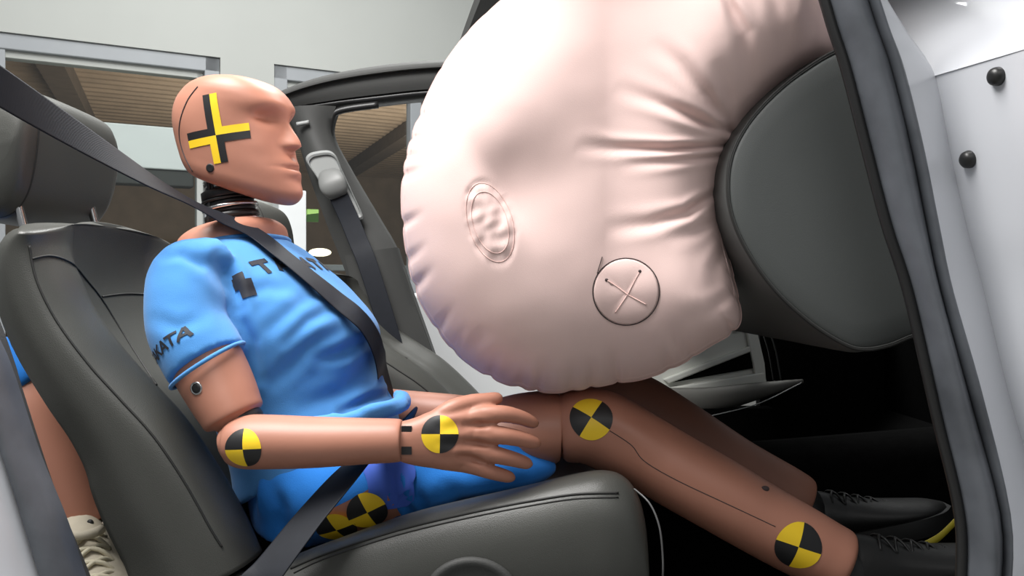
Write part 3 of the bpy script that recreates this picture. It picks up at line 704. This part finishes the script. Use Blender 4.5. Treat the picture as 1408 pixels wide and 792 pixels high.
def hand_mesh():
    m = MB()
    m.limb([(550.5, 607, 1.128, 27, .020), (553, 607, 1.128, 28, .020), (575, 607, 1.130, 34, .021), (605, 604, 1.133, 42, .021), (632, 603, 1.138, 46, .019), (652, 606, 1.143, 45, .016), (664, 608, 1.147, 40, .011)], 36, 32, ex=.9)
    f = lambda sp: m.limb([(a, b, y, r, r * 1.12 / F) for a, b, y, r in sp], 24, 18)
    f([(585, 590, 1.132, 15), (618, 566, 1.136, 15), (645, 555, 1.145, 12.5), (668, 551, 1.152, 11), (684, 548, 1.158, 9), (691, 547, 1.160, 4)])       # thumb
    f([(630, 578, 1.138, 14), (658, 571, 1.138, 13), (690, 569, 1.140, 12), (715, 574, 1.150, 10.5), (732, 581, 1.160, 8.5), (739, 584, 1.165, 4)])   # index
    f([(630, 598, 1.138, 14), (660, 596, 1.136, 13.5), (692, 599, 1.138, 12.5), (718, 604, 1.148, 11), (735, 609, 1.158, 9), (742, 611, 1.163, 4)])   # middle
    f([(628, 618, 1.138, 14), (654, 619, 1.137, 13), (684, 626, 1.140, 12), (708, 632, 1.149, 10.5), (724, 637, 1.158, 8.5), (731, 639, 1.162, 4)])   # ring
    f([(622, 634, 1.138, 13), (648, 640, 1.139, 12), (672, 648, 1.143, 10.5), (690, 653, 1.151, 9.5), (701, 656, 1.158, 8), (707, 657, 1.162, 4)])    # little
    me = remeshed(m, .0021, 3, .5)
    displace(me, [([(604, 578), (630, 574), (655, 570)], 5, .0015), ([(606, 600), (632, 598), (655, 597)], 5, .0015), ([(604, 620), (630, 620), (650, 619)], 5, .0012), ([(640, 585), (655, 584), (668, 584)], 4, -.003), ([(640, 609), (655, 609), (668, 611)], 4, -.003), ([(632, 628), (648, 630), (660, 634)], 4, -.003)])
    return me
hdm = hand_mesh(); hbv2 = bvh_of(hdm); hand = obj('hand', hdm, M['skin'], dummy)
marker(hand, hbv2, 605, 597, 25.5, 0, 0)
for y0 in (586, 614):
    m = MB(); a, b = P(552, y0 + 11, 1.10), P(566, y0, 1.10); 
    h1, _ = hit(hbv2, 561, y0 + 5); yy = h1.y if h1 else 1.11
    m.box((P(552, 0, yy).x, yy - .0012, P(0, y0 + 11, yy).z), (P(566, 0, yy).x, yy + .004, P(0, y0, yy).z)); obj('wrist_slot', m, M['mblack'], hand, sm=False)

# --- far arm
m = MB(); m.limb([(425, 450, 1.61, 33, .045), (455, 500, 1.62, 33, .045), (490, 545, 1.62, 30, .042)], 20, 28); obj('upper_arm', m, M['skin'], dummy)
m = MB(); m.limb([(492, 548, 1.61, 10, .02), (500, 553, 1.60, 24, .034), (540, 562, 1.56, 27, .036), (620, 568, 1.53, 26, .034), (690, 573, 1.52, 24, .028)], 30, 28); obj('forearm', m, M['skin'], dummy)
m = MB(); m.limb([(690, 572, 1.56, 18, .016), (720, 578, 1.56, 28, .016), (755, 586, 1.56, 30, .013), (770, 588, 1.56, 24, .01)], 20, 24)
for k in range(4): m.limb([(745, 568 + 13 * k, 1.56, 8, .009), (785, 572 + 13 * k, 1.565, 7.5, .0085), (815, 580 + 13 * k, 1.575, 5, .006)], 14, 14)
obj('hand', remeshed(m, .003, 3), M['skin'], dummy)

# --- pelvis / shorts and thighs
m = MB()
m.limb([(400, 665, 1.33, 70, .10), (470, 668, 1.31, 72, .10), (560, 650, 1.30, 66, .088), (640, 626, 1.295, 58, .078), (700, 605, 1.29, 50, .07), (718, 600, 1.29, 49, .068)], 40, 40)
m.limb([(410, 660, 1.48, 62, .10), (480, 664, 1.49, 60, .095), (580, 640, 1.51, 50, .082), (660, 612, 1.53, 44, .072), (715, 594, 1.54, 42, .07)], 40, 36)
m.limb([(440, 600, 1.40, 80, .15), (430, 660, 1.40, 85, .17), (415, 710, 1.40, 60, .16)], 20, 36)
# lower hem hanging along the thigh
m.limb([(600, 655, 1.27, 40, .06), (690, 640, 1.26, 38, .055), (735, 640, 1.265, 24, .045), (762, 640, 1.27, 8, .02)], 24, 28)
shm = remeshed(m, .005, 8, .5)
displace(shm, [([(540, 650), (555, 690), (575, 712)], 6, -.006), ([(560, 640), (572, 680), (590, 705)], 6, -.005), ([(548, 640), (545, 680), (548, 712)], 5, -.004), ([(610, 665), (640, 690), (680, 690)], 10, -.003), ([(390, 690), (400, 740), (405, 770)], 9, -.004), ([(370, 660), (385, 700), (380, 740)], 9, -.004)], .002, 18)
sbv = bvh_of(shm); shorts = obj('shorts', shm, M['shorts'], dummy)
m = MB(); m.limb([(640, 618, 1.295, 50, .066), (700, 597, 1.292, 51, .070), (735, 590, 1.29, 51, .072), (758, 588, 1.288, 49, .070), (768, 588, 1.288, 45, .066), (770, 588, 1.288, 30, .05)], 40, 40); th = obj('thigh', m, M['skin'], dummy)
m = MB(); m.limb([(660, 604, 1.53, 38, .064), (740, 582, 1.545, 40, .064), (800, 566, 1.55, 40, .062)], 24, 32); obj('thigh', m, M['skin'], dummy)
# --- near lower leg: knee bends down into the shin
m = MB()
m.limb([(771.5, 588, 1.285, 30, .045), (773, 588, 1.285, 44, .06), (782, 587, 1.284, 48, .066), (800, 585, 1.282, 51, .068), (822, 588, 1.28, 53, .067), (848, 600, 1.277, 53, .064), (880, 617, 1.272, 51, .062), (930, 647, 1.265, 51, .061), (985, 678, 1.257, 51, .059), (1040, 710, 1.25, 50, .056), (1090, 738, 1.243, 49, .052), (1130, 760, 1.238, 47, .048), (1156, 773, 1.235, 44, .045), (1157, 773.5, 1.235, 30, .03)], 110, 44)
lme = m.mesh(); displace(lme, [([(840, 570), (868, 590), (895, 608)], 14, .003)])
lbv = bvh_of(lme); leg = obj('lower_leg', lme, M['skin'], dummy)
marker(leg, lbv, 813, 574, 29.5, -34, 1); marker(leg, lbv, 1098, 752, 32, -18, 1)
pts = []
for a, b in cr([(838, 592), (868, 612), (886, 634), (930, 660), (1000, 693), (1066, 724)], 60):
    h, n = hit(lbv, a, b)
    if h: pts.append(h + n * .0001)
m = MB(); m.tube(pts, .0006, None, 6); obj('mould_line', m, M['thread'], leg)
m = MB(); h, n = hit(lbv, 1052, 672); 
if h: m.sphere(h, (.006, .004, .004), 8); obj('rivet', m, M['thread'], leg)
# --- far lower leg
m = MB(); m.limb([(806, 556, 1.55, 34, .05), (830, 552, 1.55, 45, .062), (870, 560, 1.55, 48, .062), (930, 595, 1.54, 47, .06), (1010, 645, 1.53, 44, .056), (1098, 690, 1.52, 38, .05), (1100, 691, 1.52, 24, .03)], 60, 36); obj('lower_leg', m, M['skin'], dummy)
# --- hip markers in the cut-out of the shorts
c, n = hit(sbv, 495, 712)
v, f = grid(-.060, .050, -.026, .030, 14, 8)
decal('shorts_cutout', shorts, sbv, c, n, Vector((.88, 0, .47)), [(0, v, f)], [M['skin']], .0012)
v, f = grid(-.024, .022, -.030, .034, 8, 8); c2, n2 = hit(sbv, 540, 668)
decal('violet_patch', shorts, sbv, c2, n2, Vector((1, 0, .1)), [(0, v, f)], [M['purple']], .0024)
for (px, py, r_) in ((506, 703, 28), (464, 727, 28)):
    mk = marker(shorts, sbv, px, py, r_, 24, 0)
    mk.data.transform(Matrix.Translation((0, -.006, 0)))

# --- shoes
def shoe(name, parent, base, ux, uz, L, mt_u, mt_s, laces=None, lr=.002):
    """base: heel bottom; ux forward unit, uz up unit"""
    uy = uz.cross(ux).normalized(); s = L / .29
    W = lambda x, y, z: base + ux * x * s + uy * y * s + uz * z * s
    prof = [(0, .030, .030, .10), (.03, .038, .03, .105), (.08, .038, .03, .10), (.12, .039, .03, .082), (.17, .045, .03, .066), (.22, .046, .03, .054), (.26, .038, .03, .045), (.285, .018, .03, .036)]
    m = MB(); rings = []
    for x, hw, z0, z1 in cr(prof, 36):
        rg = []
        for j in range(28):
            th_ = 2 * math.pi * j / 28; co, si = math.cos(th_), math.sin(th_)
            rg.append(W(x, hw * math.copysign(abs(co) ** .7, co) * (1 if si < 0 else 1 - .35 * si), (z0 + z1) / 2 - .006 + (z1 - z0 + .012) / 2 * math.copysign(abs(si) ** .8, si)))
        rings.append(rg)
    m.loft(rings); up = obj(name, m, mt_u, parent)
    m = MB(); rings = []
    for x, hw, _, _ in cr([(-.006, .02, 0, 0), (.01, .036, 0, 0), (.08, .041, 0, 0), (.17, .049, 0, 0), (.23, .050, 0, 0), (.27, .04, 0, 0), (.293, .016, 0, 0)], 30):
        rings.append([W(x, -hw, 0), W(x, hw, 0), W(x, hw * 1.02, .015), W(x, hw * .98, .03), W(x, -hw * .98, .03), W(x, -hw * 1.02, .015)])
    m.loft(rings); obj('sole', m, mt_s, up, auto=.6)
    if laces:
        for k in range(6):
            x = .095 + .021 * k; z = .094 - .0085 * k
            for sg in (-1, 1):
                m = MB(); m.tube([W(x, -.024 * sg, z - .012), W(x + .006, -.010 * sg, z), W(x + .014, .010 * sg, z - .003), W(x + .02, .024 * sg, z - .02)], lr, 12, 8); obj('lace', m, laces, up)
    if mt_u is M['beige']: m = MB(); m.tube([W(.02 + .05 + .05 * math.cos(a_), .032 * math.sin(a_), .102) for a_ in [2 * math.pi * j / 24 for j in range(24)]], .006 * s, None, 8, closed=True); obj('ankle_collar', m, mt_u, up)
    return up
ux = Vector((.97, 0, .22)).normalized(); uz = Vector((-.22, 0, .97)).normalized()
shoe('shoe', dummy, P(1128, 850, 1.235), ux, uz, .29, M['bshoe'], M['black'], M['bshoe'])
shoe('shoe', dummy, P(1078, 768, 1.52), ux, uz, .29, M['bshoe'], M['black'], M['bshoe'])
m = MB(); m.limb([(1140, 768, 1.236, 38, .04), (1162, 780, 1.235, 36, .04), (1170, 800, 1.235, 36, .04)], 12, 24); obj('sock', m, M['black'], dummy)
m = MB(); m.limb([(1090, 690, 1.52, 32, .04), (1112, 706, 1.52, 30, .04), (1118, 735, 1.52, 30, .04)], 12, 24); obj('sock', m, M['black'], dummy)
yel = mat('yellow_strap', (0.55, 0.45, 0.03), .6)
m = MB(); q = cr([(*P(1262, 755, 1.30),), (*P(1290, 740, 1.31),), (*P(1315, 716, 1.33),)], 12); rings = []
for p in q: p = Vector(p); rings.append([p + Vector((0, 0, .006)), p - Vector((0, 0, .006)), p + Vector((.002, .004, -.006)), p + Vector((.002, .004, .006))])
m.loft(rings); tag(obj('yellow_strap', m, yel), 'short yellow strap in the dark footwell beside the shoes', 'strap')

# ------------------------------------------------------------------ rear dummy's leg behind the seat
rd_ = thing('rear_crash_test_dummy', 'leg of a second dummy in the rear, tan shin and beige shoe', 'crash dummy', P(120, 840, 1.42))
m = MB(); m.limb([(-60, 520, 1.42, 50, .07), (0, 512, 1.42, 50, .07), (36, 520, 1.42, 42, .06), (50, 530, 1.42, 30, .05)], 24, 28); obj('shorts', remeshed(m, .006, 4), M['shorts'], rd_)
m = MB(); m.limb([(22, 520, 1.42, 36, .05), (45, 560, 1.42, 44, .055), (72, 620, 1.42, 42, .052), (100, 680, 1.42, 37, .046), (118, 722, 1.42, 33, .042)], 40, 30); rl = obj('lower_leg', m, M['skin'], rd_)
m = MB(); m.sphere(P(124, 719, 1.372), (.0055, .004, .0055), 8); obj('bolt', m, M['mblack'], rl)
ux = Vector((.50, -.66, -.14)).normalized(); uz = Vector((.1, -.25, .95)); uz = (uz - ux * uz.dot(ux)).normalized()
sh3 = shoe('shoe', rd_, P(100, 784, 1.46), ux, uz, .35, M['beige'], M['beige'], M['lace'], .0034)

# ------------------------------------------------------------------ airbag
air = thing('airbag', 'inflated pale pink airbag between the dummy and the dashboard', 'airbag', P(800, 540, 1.4))
ol = [(820, -80), (750, -48), (690, 0), (642, 46), (600, 106), (569, 178), (553, 250), (555, 320), (568, 390), (592, 440), (632, 490), (690, 526), (755, 540), (810, 534), (845, 527), (885, 521), (932, 503), (976, 476), (1006, 458), (1019, 436), (1010, 385), (996, 330), (990, 280), (996, 228), (1018, 186), (1060, 143), (1110, 103), (1152, 72), (1165, 20), (1150, -45), (1080, -85), (950, -95)]
NO = 420; oc = cr(ol, NO, True); ox, oy = 815, 165
def Yseam(px): return 1.235 - .075 * smooth(830, 1000, px)
m = MB(); rings = []
HD = .125
bagfolds = [([(1006, 183), (957, 163), (905, 140), (845, 118)], 6, -.010), ([(1004, 178), (975, 133), (935, 88), (895, 55)], 7, -.009), ([(1000, 200), (919, 205), (845, 204), (790, 200)], 5, -.010), ([(1000, 214), (920, 221), (850, 225)], 5, -.006), ([(988, 262), (944, 293), (892, 308), (830, 315)], 6, -.010), ([(988, 300), (960, 318), (915, 330)], 6, -.004),
            ([(996, -10), (1024, 45), (1034, 128)], 7, -.010), ([(1060, -10), (1078, 40), (1080, 110)], 9, -.005), ([(1112, 0), (1118, 40), (1112, 85)], 8, -.006), ([(1000, 330), (985, 370), (990, 410)], 7, -.006), ([(1010, 400), (975, 430), (935, 440)], 8, -.004), ([(1005, 172), (1000, 130), (985, 80)], 7, -.006),
            ([(940, 498), (928, 470), (925, 445)], 7, -.005), ([(846, 527), (840, 505), (842, 480)], 6, -.006), ([(690, 526), (705, 500), (715, 470)], 8, -.004), ([(632, 490), (655, 470), (670, 450)], 7, -.004), ([(755, 540), (752, 515), (748, 490)], 7, -.004)]
pk = [0.0] * NO
arc = [0.0]
for i in range(1, NO): arc.append(arc[-1] + math.hypot(oc[i][0] - oc[i - 1][0], oc[i][1] - oc[i - 1][1]))
random.seed(11); pos = 0; spots = []
while pos < arc[-1]: spots.append((pos, random.uniform(4, 8), random.uniform(.5, 1.0))); pos += random.uniform(24, 75)
def pucker(i):
    px, py = oc[i]; wgt = 1.0 if (px < 700 and py > 100) or py > 380 else .25
    return wgt * sum(a * math.exp(-((arc[i] - p) / s) ** 2) for p, s, a in spots if abs(arc[i] - p) < 30)
pkv = [pucker(i) for i in range(NO)]
def valley(px, py):
    # tether crease left of centre: sharp on its left flank, slow recovery to the right
    dx, dy = px - 700, py - 262; a_ = dx * .55 + dy * .835; t_ = dx * .835 - dy * .55
    return math.exp(-(a_ / 62) ** 2) * (math.exp(-(t_ / 26) ** 2) if t_ < 0 else math.exp(-(t_ / 85) ** 2))
NR = 90
rows_ = [1 - (1 - i / NR) ** 1.0 for i in range(1, NR + 1)]
rho = [math.sin(math.pi / 2 * i / NR) for i in range(1, NR + 1)]
import numpy as np
OA = np.array(oc); OB = np.roll(OA, -1, axis=0); OD = OB - OA; OL = (OD ** 2).sum(1)
def inset(px, py):
    ex_, ey_ = px - OA[:, 0], py - OA[:, 1]; u = np.clip((ex_ * OD[:, 0] + ey_ * OD[:, 1]) / OL, 0, 1)
    d = np.sqrt((ex_ - u * OD[:, 0]) ** 2 + (ey_ - u * OD[:, 1]) ** 2)
    if d.min() < 1e-3: return 0.0
    return min(d.min() * 1.0, 1e9) if d.min() < 4 else float((np.sqrt(OL) * d ** -5.0 / 1.333).sum() ** -.25)
for i_r, r in enumerate(rho):
    rg = []
    for i, (a, b) in enumerate(oc):
        e = smooth(.86, 1.0, r); a2 = a; b2 = b
        ddx, ddy = a - ox, b - oy; dl = math.hypot(ddx, ddy)
        rr = r * (1 - 4.0 * pkv[i] * e / dl)
        px, py = ox + ddx * rr, oy + ddy * rr
        h = HD * (1 - (1 - min(1, inset(ox + ddx * r, oy + ddy * r) / 172)) ** 2.6) ** .62
        h -= .019 * valley(px, py)
        h -= .005 * math.exp(-((1 - r) / .06) ** 2) * pkv[i] * (1 - smooth(.985, 1.0, r))
        g = 0
        for f in bagfolds: g += fold_d(px, py, *f, True)
        h += 1.15 * g * smooth(1.0, .96, r)
        # stitched patch, quilted
        u_, v_ = (px - 674), (py - 306); c_, s_ = math.cos(-.30), math.sin(-.30); uu, vv = (u_ * c_ + v_ * s_) / 30, (-u_ * s_ + v_ * c_) / 56
        d2 = uu * uu + vv * vv
        if d2 < 1.3: h += .0035 * noise.noise(Vector((px * .075, py * .075, 3))) * smooth(1.3, .9, d2) - .0016 * math.exp(-((math.sqrt(d2) - 1) / .10) ** 2)
        h += .0012 * noise.noise(Vector((px * .02, py * .02, 7)))
        rg.append(P(px, py, Yseam(px) - h))
    rings.append(rg)
seamring = [P(a - (a - ox) * 4.0 * pkv[i] / math.hypot(a - ox, b - oy), b - (b - oy) * 4.0 * pkv[i] / math.hypot(a - ox, b - oy), Yseam(a)) for i, (a, b) in enumerate(oc)]
cw = P(ox, oy, 1.235)
for u in (.06, .2, .4, .6, .8, .94, 1.0):
    rg = []
    for i, p in enumerate(seamring):
        y = p.y + (1.60 - p.y) * u; k = 1 + .035 * math.sin(math.pi * u) ** .7 * (1 if p.x < .25 else 0) - (.02 * u)
        rg.append(Vector((cw.x + (p.x - cw.x) * k, y, cw.z + (p.z - cw.z) * k)))
    rings.append(rg)
last = rings[-1]
for r in (.97, .9, .75, .5, .2):
    rings.append([Vector((cw.x + (p.x - cw.x) * r, 1.60 + .11 * (1 - r ** 2.5) ** .62, cw.z + (p.z - cw.z) * r)) for p in last])
m.loft(rings); ame = m.mesh('bag'); abv = bvh_of(ame); obj('bag_shell', ame, M['bag'], air)
# vent patch with its slit cross
def onbag(pts, off=.0006, n=None):
    out = []
    for a, b in (cr(pts, n) if n else pts):
        h, nn = hit(abv, a, b)
        if h: out.append(h + nn * off)
    return out
c, n = hit(abv, 861, 401); kk = c.y / F; sh_ = []
m = MB(); rings = []
for i in range(1, 15):
    r = 46 * i / 14; rings.append([])
    for j in range(48):
        a_ = 2 * math.pi * j / 48; h, nn = hit(abv, 861 + r * math.cos(a_), 401 + r * math.sin(a_))
        d = .0025 * (1 - (r / 46) ** 4)
        # four flaps puffed out between the slits
        d += .0035 * abs(math.sin(2 * (a_ - .62))) * (r / 46) * (1 - (r / 46) ** 3)
        rings[-1].append(h + nn * (d + .0004))
m.loft(rings); vp = obj('vent_patch', m, M['bag'], air)
m = MB(); m.tube(onbag([(861 + 46 * math.cos(2 * math.pi * j / 72), 401 + 46 * math.sin(2 * math.pi * j / 72)) for j in range(72)], .0005), .0007, None, 6, closed=True); obj('stitch_ring', m, M['thread'], vp)
vbv = BVHTree.FromPolygons([v.co + ROOT[air] for v in vp.data.vertices], [list(p.vertices) for p in vp.data.polygons])
for pl in ([(834, 385), (848, 394), (863, 405), (876, 412), (889, 419)], [(880, 373), (872, 388), (863, 405), (855, 417), (846, 430)]):
    q = [hit(vbv, a, b) for a, b in cr(pl, 16)]; m = MB(); m.tube([h + nn * .0002 for h, nn in q if h], .0008, None, 6); obj('slit', m, M['bagthread'], vp)
for a, b in ((834, 385), (880, 373)):
    h, nn = hit(vbv, a, b); m = MB(); m.sphere(h, (.0022, .0012, .0022), 6); obj('tack_stitch', m, M['thread'], vp)
m = MB(); m.tube(onbag([(821, 376), (824, 366), (828, 353)], .001, 8), .0006, None, 5); obj('loose_thread', m, M['thread'], vp)
# oval tether patch: two rings of stitching
for k in (1.0, .78):
    pts = []
    for j in range(64):
        a_ = 2 * math.pi * j / 64; uu, vv = 30 * k * math.cos(a_), 56 * k * math.sin(a_); c_, s_ = math.cos(-.30), math.sin(-.30)
        pts.append((674 + uu * c_ - vv * s_, 306 + uu * s_ + vv * c_))
    m = MB(); m.tube(onbag(pts, .0002), .0006, None, 6, closed=True); obj('tether_stitch', m, M['bagthread'], air)
m = MB(); m.tube([p.copy() for p in seamring], .0012, None, 6, closed=True); obj('edge_seam', m, M['bagthread'], air)
# ------------------------------------------------------------------ seat belts
def webbing(name, pts, width, material, parent, n=90, th=.0014, label=None):
    """pts: (pos, width direction)"""
    q = cr([(*p, *d) for p, d in pts], n); m = MB(); rings = []
    for i, e in enumerate(q):
        p = Vector(e[:3]); d = Vector(e[3:]).normalized(); a = Vector(q[max(0, i - 1)][:3]); b = Vector(q[min(n - 1, i + 1)][:3]); t = (b - a).normalized()
        d = (d - t * d.dot(t)).normalized(); nn = t.cross(d)
        w2 = width / 2
        rings.append([p + d * w2 * s + nn * th * (1 - .5 * (abs(s) > .9)) for s in (-1, -.92, 0, .92, 1)] + [p + d * w2 * s - nn * th * (1 - .5 * (abs(s) > .9)) for s in (1, .92, 0, -.92, -1)])
    m.loft(rings); return obj(name, m, material, parent, label=label)
sb_ = thing('seat_belt', 'black seat belt strapped across the dummy chest and lap', 'seat belt', P(340, 830, 1.06))
pts = [(P(-130, 40, .93), .88), (P(-60, 80, .95), .87), (P(0, 119, .98), .85), (P(100, 182, 1.07), .68), (P(190, 237, 1.16), .42), (P(245, 268, 1.23), .2), (P(292, 294, 1.29), .2)]
fl_ = []
for k, (p, v) in enumerate(pts):
    t = (pts[min(k + 1, len(pts) - 1)][0] - pts[max(k - 1, 0)][0]).normalized(); e1 = t.cross((p - CAM).normalized()).normalized()
    if e1.z < 0: e1 = -e1
    e2 = t.cross(e1)
    if e2.y < 0: e2 = -e2
    fl_.append((p, e1 * v + e2 * math.sqrt(1 - v * v)))
pts = fl_
chest = [(345, 327), (385, 358), (422, 388), (456, 416), (486, 446), (504, 472), (511, 496)]
prev = None
for k, (a, b) in enumerate(chest):
    h, n = hit(shbv, a, b)
    a2, b2 = chest[min(k + 1, len(chest) - 1)]; a1, b1 = chest[max(k - 1, 0)]
    h1, _ = hit(shbv, a1, b1); h2, _ = hit(shbv, a2, b2)
    t = (h2 - h1).normalized(); d = n.cross(t).normalized()
    if prev is not None and d.dot(prev) < 0: d = -d
    if prev is None and d.dot(pts[-1][1]) < 0: d = -d
    prev = d; pts.append((h + n * (.010 if k < 4 else .015), d))
pts += [(P(527, 518, 1.47), prev), (P(538, 560, 1.53), prev), (P(545, 610, 1.58), prev)]
shs = webbing('shoulder_strap', pts, .046, M['belt'], sb_, 140)
lap = [(P(318, 850, 1.05), Vector((.8, .1, .5))), (P(363, 792, 1.06), Vector((.8, .1, .5))), (P(425, 712, 1.10), Vector((.8, .2, .5))), (P(488, 640, 1.155), Vector((.8, .3, .5))), (P(530, 600, 1.21), Vector((.75, .3, .55))), (P(556, 577, 1.32), Vector((.6, -.1, .7))), (P(560, 580, 1.45), Vector((.6, 0, .7))), (P(548, 605, 1.60), Vector((.6, 0, .7)))]
webbing('lap_strap', lap, .046, M['belt'], sb_, 100)
m = MB(); b0 = P(535, 618, 1.61); m.box((b0.x - .03, b0.y - .012, b0.z - .06), (b0.x + .03, b0.y + .012, b0.z + .03)); obj('buckle', m, M['black'], sb_, sm=False, bevel=.006)
# far belt on the far pillar with its height adjuster
fb_ = thing('far_seat_belt', 'dark seat belt with grey height adjuster on the far door pillar', 'seat belt', P(540, 560, YF - .12))
Yg = YF - .075
m = MB(); ring = []
go = [(421, 222), (424, 212), (436, 208), (452, 207), (462, 214), (470, 232), (485, 265), (499, 296), (496, 302), (486, 303), (476, 303), (467, 300), (455, 278), (436, 245)]
for k, (ins, y) in enumerate(((1.0, Yg), (1.0, Yg - .010), (.94, Yg - .014), (.88, Yg - .012), (.86, Yg - .006), (.4, Yg - .006))):
    rings = ring; ring.append([P(460 + (a - 460) * ins, 255 + (b - 255) * ins, y) for a, b in cr(go, 60, True)])
m.loft(ring); obj('adjuster_plate', m, M['lgrey'], fb_, auto=.8)
m = MB(); m.limb([(452, 234, Yg - .018, 10, .006), (453, 240, Yg - .024, 16, .010), (457, 252, Yg - .034, 19, .012), (462, 262, Yg - .03, 17, .012), (466, 270, Yg - .022, 12, .006)], 24, 24, ex=.8); obj('adjuster_knob', m, mat('pale_grey_plastic', (.17, .175, .17), .45, var=.02), fb_)
webbing('belt_strap', [(P(462, 262, Yg - .022), Vector((.95, 0, .3))), (P(478, 296, Yg - .02), Vector((.95, 0, .3))), (P(492, 330, Yg - .03), Vector((.95, 0, .3))), (P(505, 362, Yg - .045), Vector((.95, 0, .3))), (P(530, 440, Yg - .06), Vector((.95, 0, .3))), (P(560, 540, Yg - .07), Vector((.95, 0, .3))), (P(600, 660, Yg - .08), Vector((.95, 0, .3)))], .05, M['belt'], fb_, 40)
# ------------------------------------------------------------------ cable under the seat
m = MB(); m.tube([P(872, 672, 1.16), P(893, 692, 1.14), (P(906, 722, 1.13)), P(911, 760, 1.13), P(911, 800, 1.14), P(905, 850, 1.2)], .0013, 50, 8)
tag(obj('cable', m, M['cable']), 'thin grey cable hanging from the front edge of the seat', 'cable')
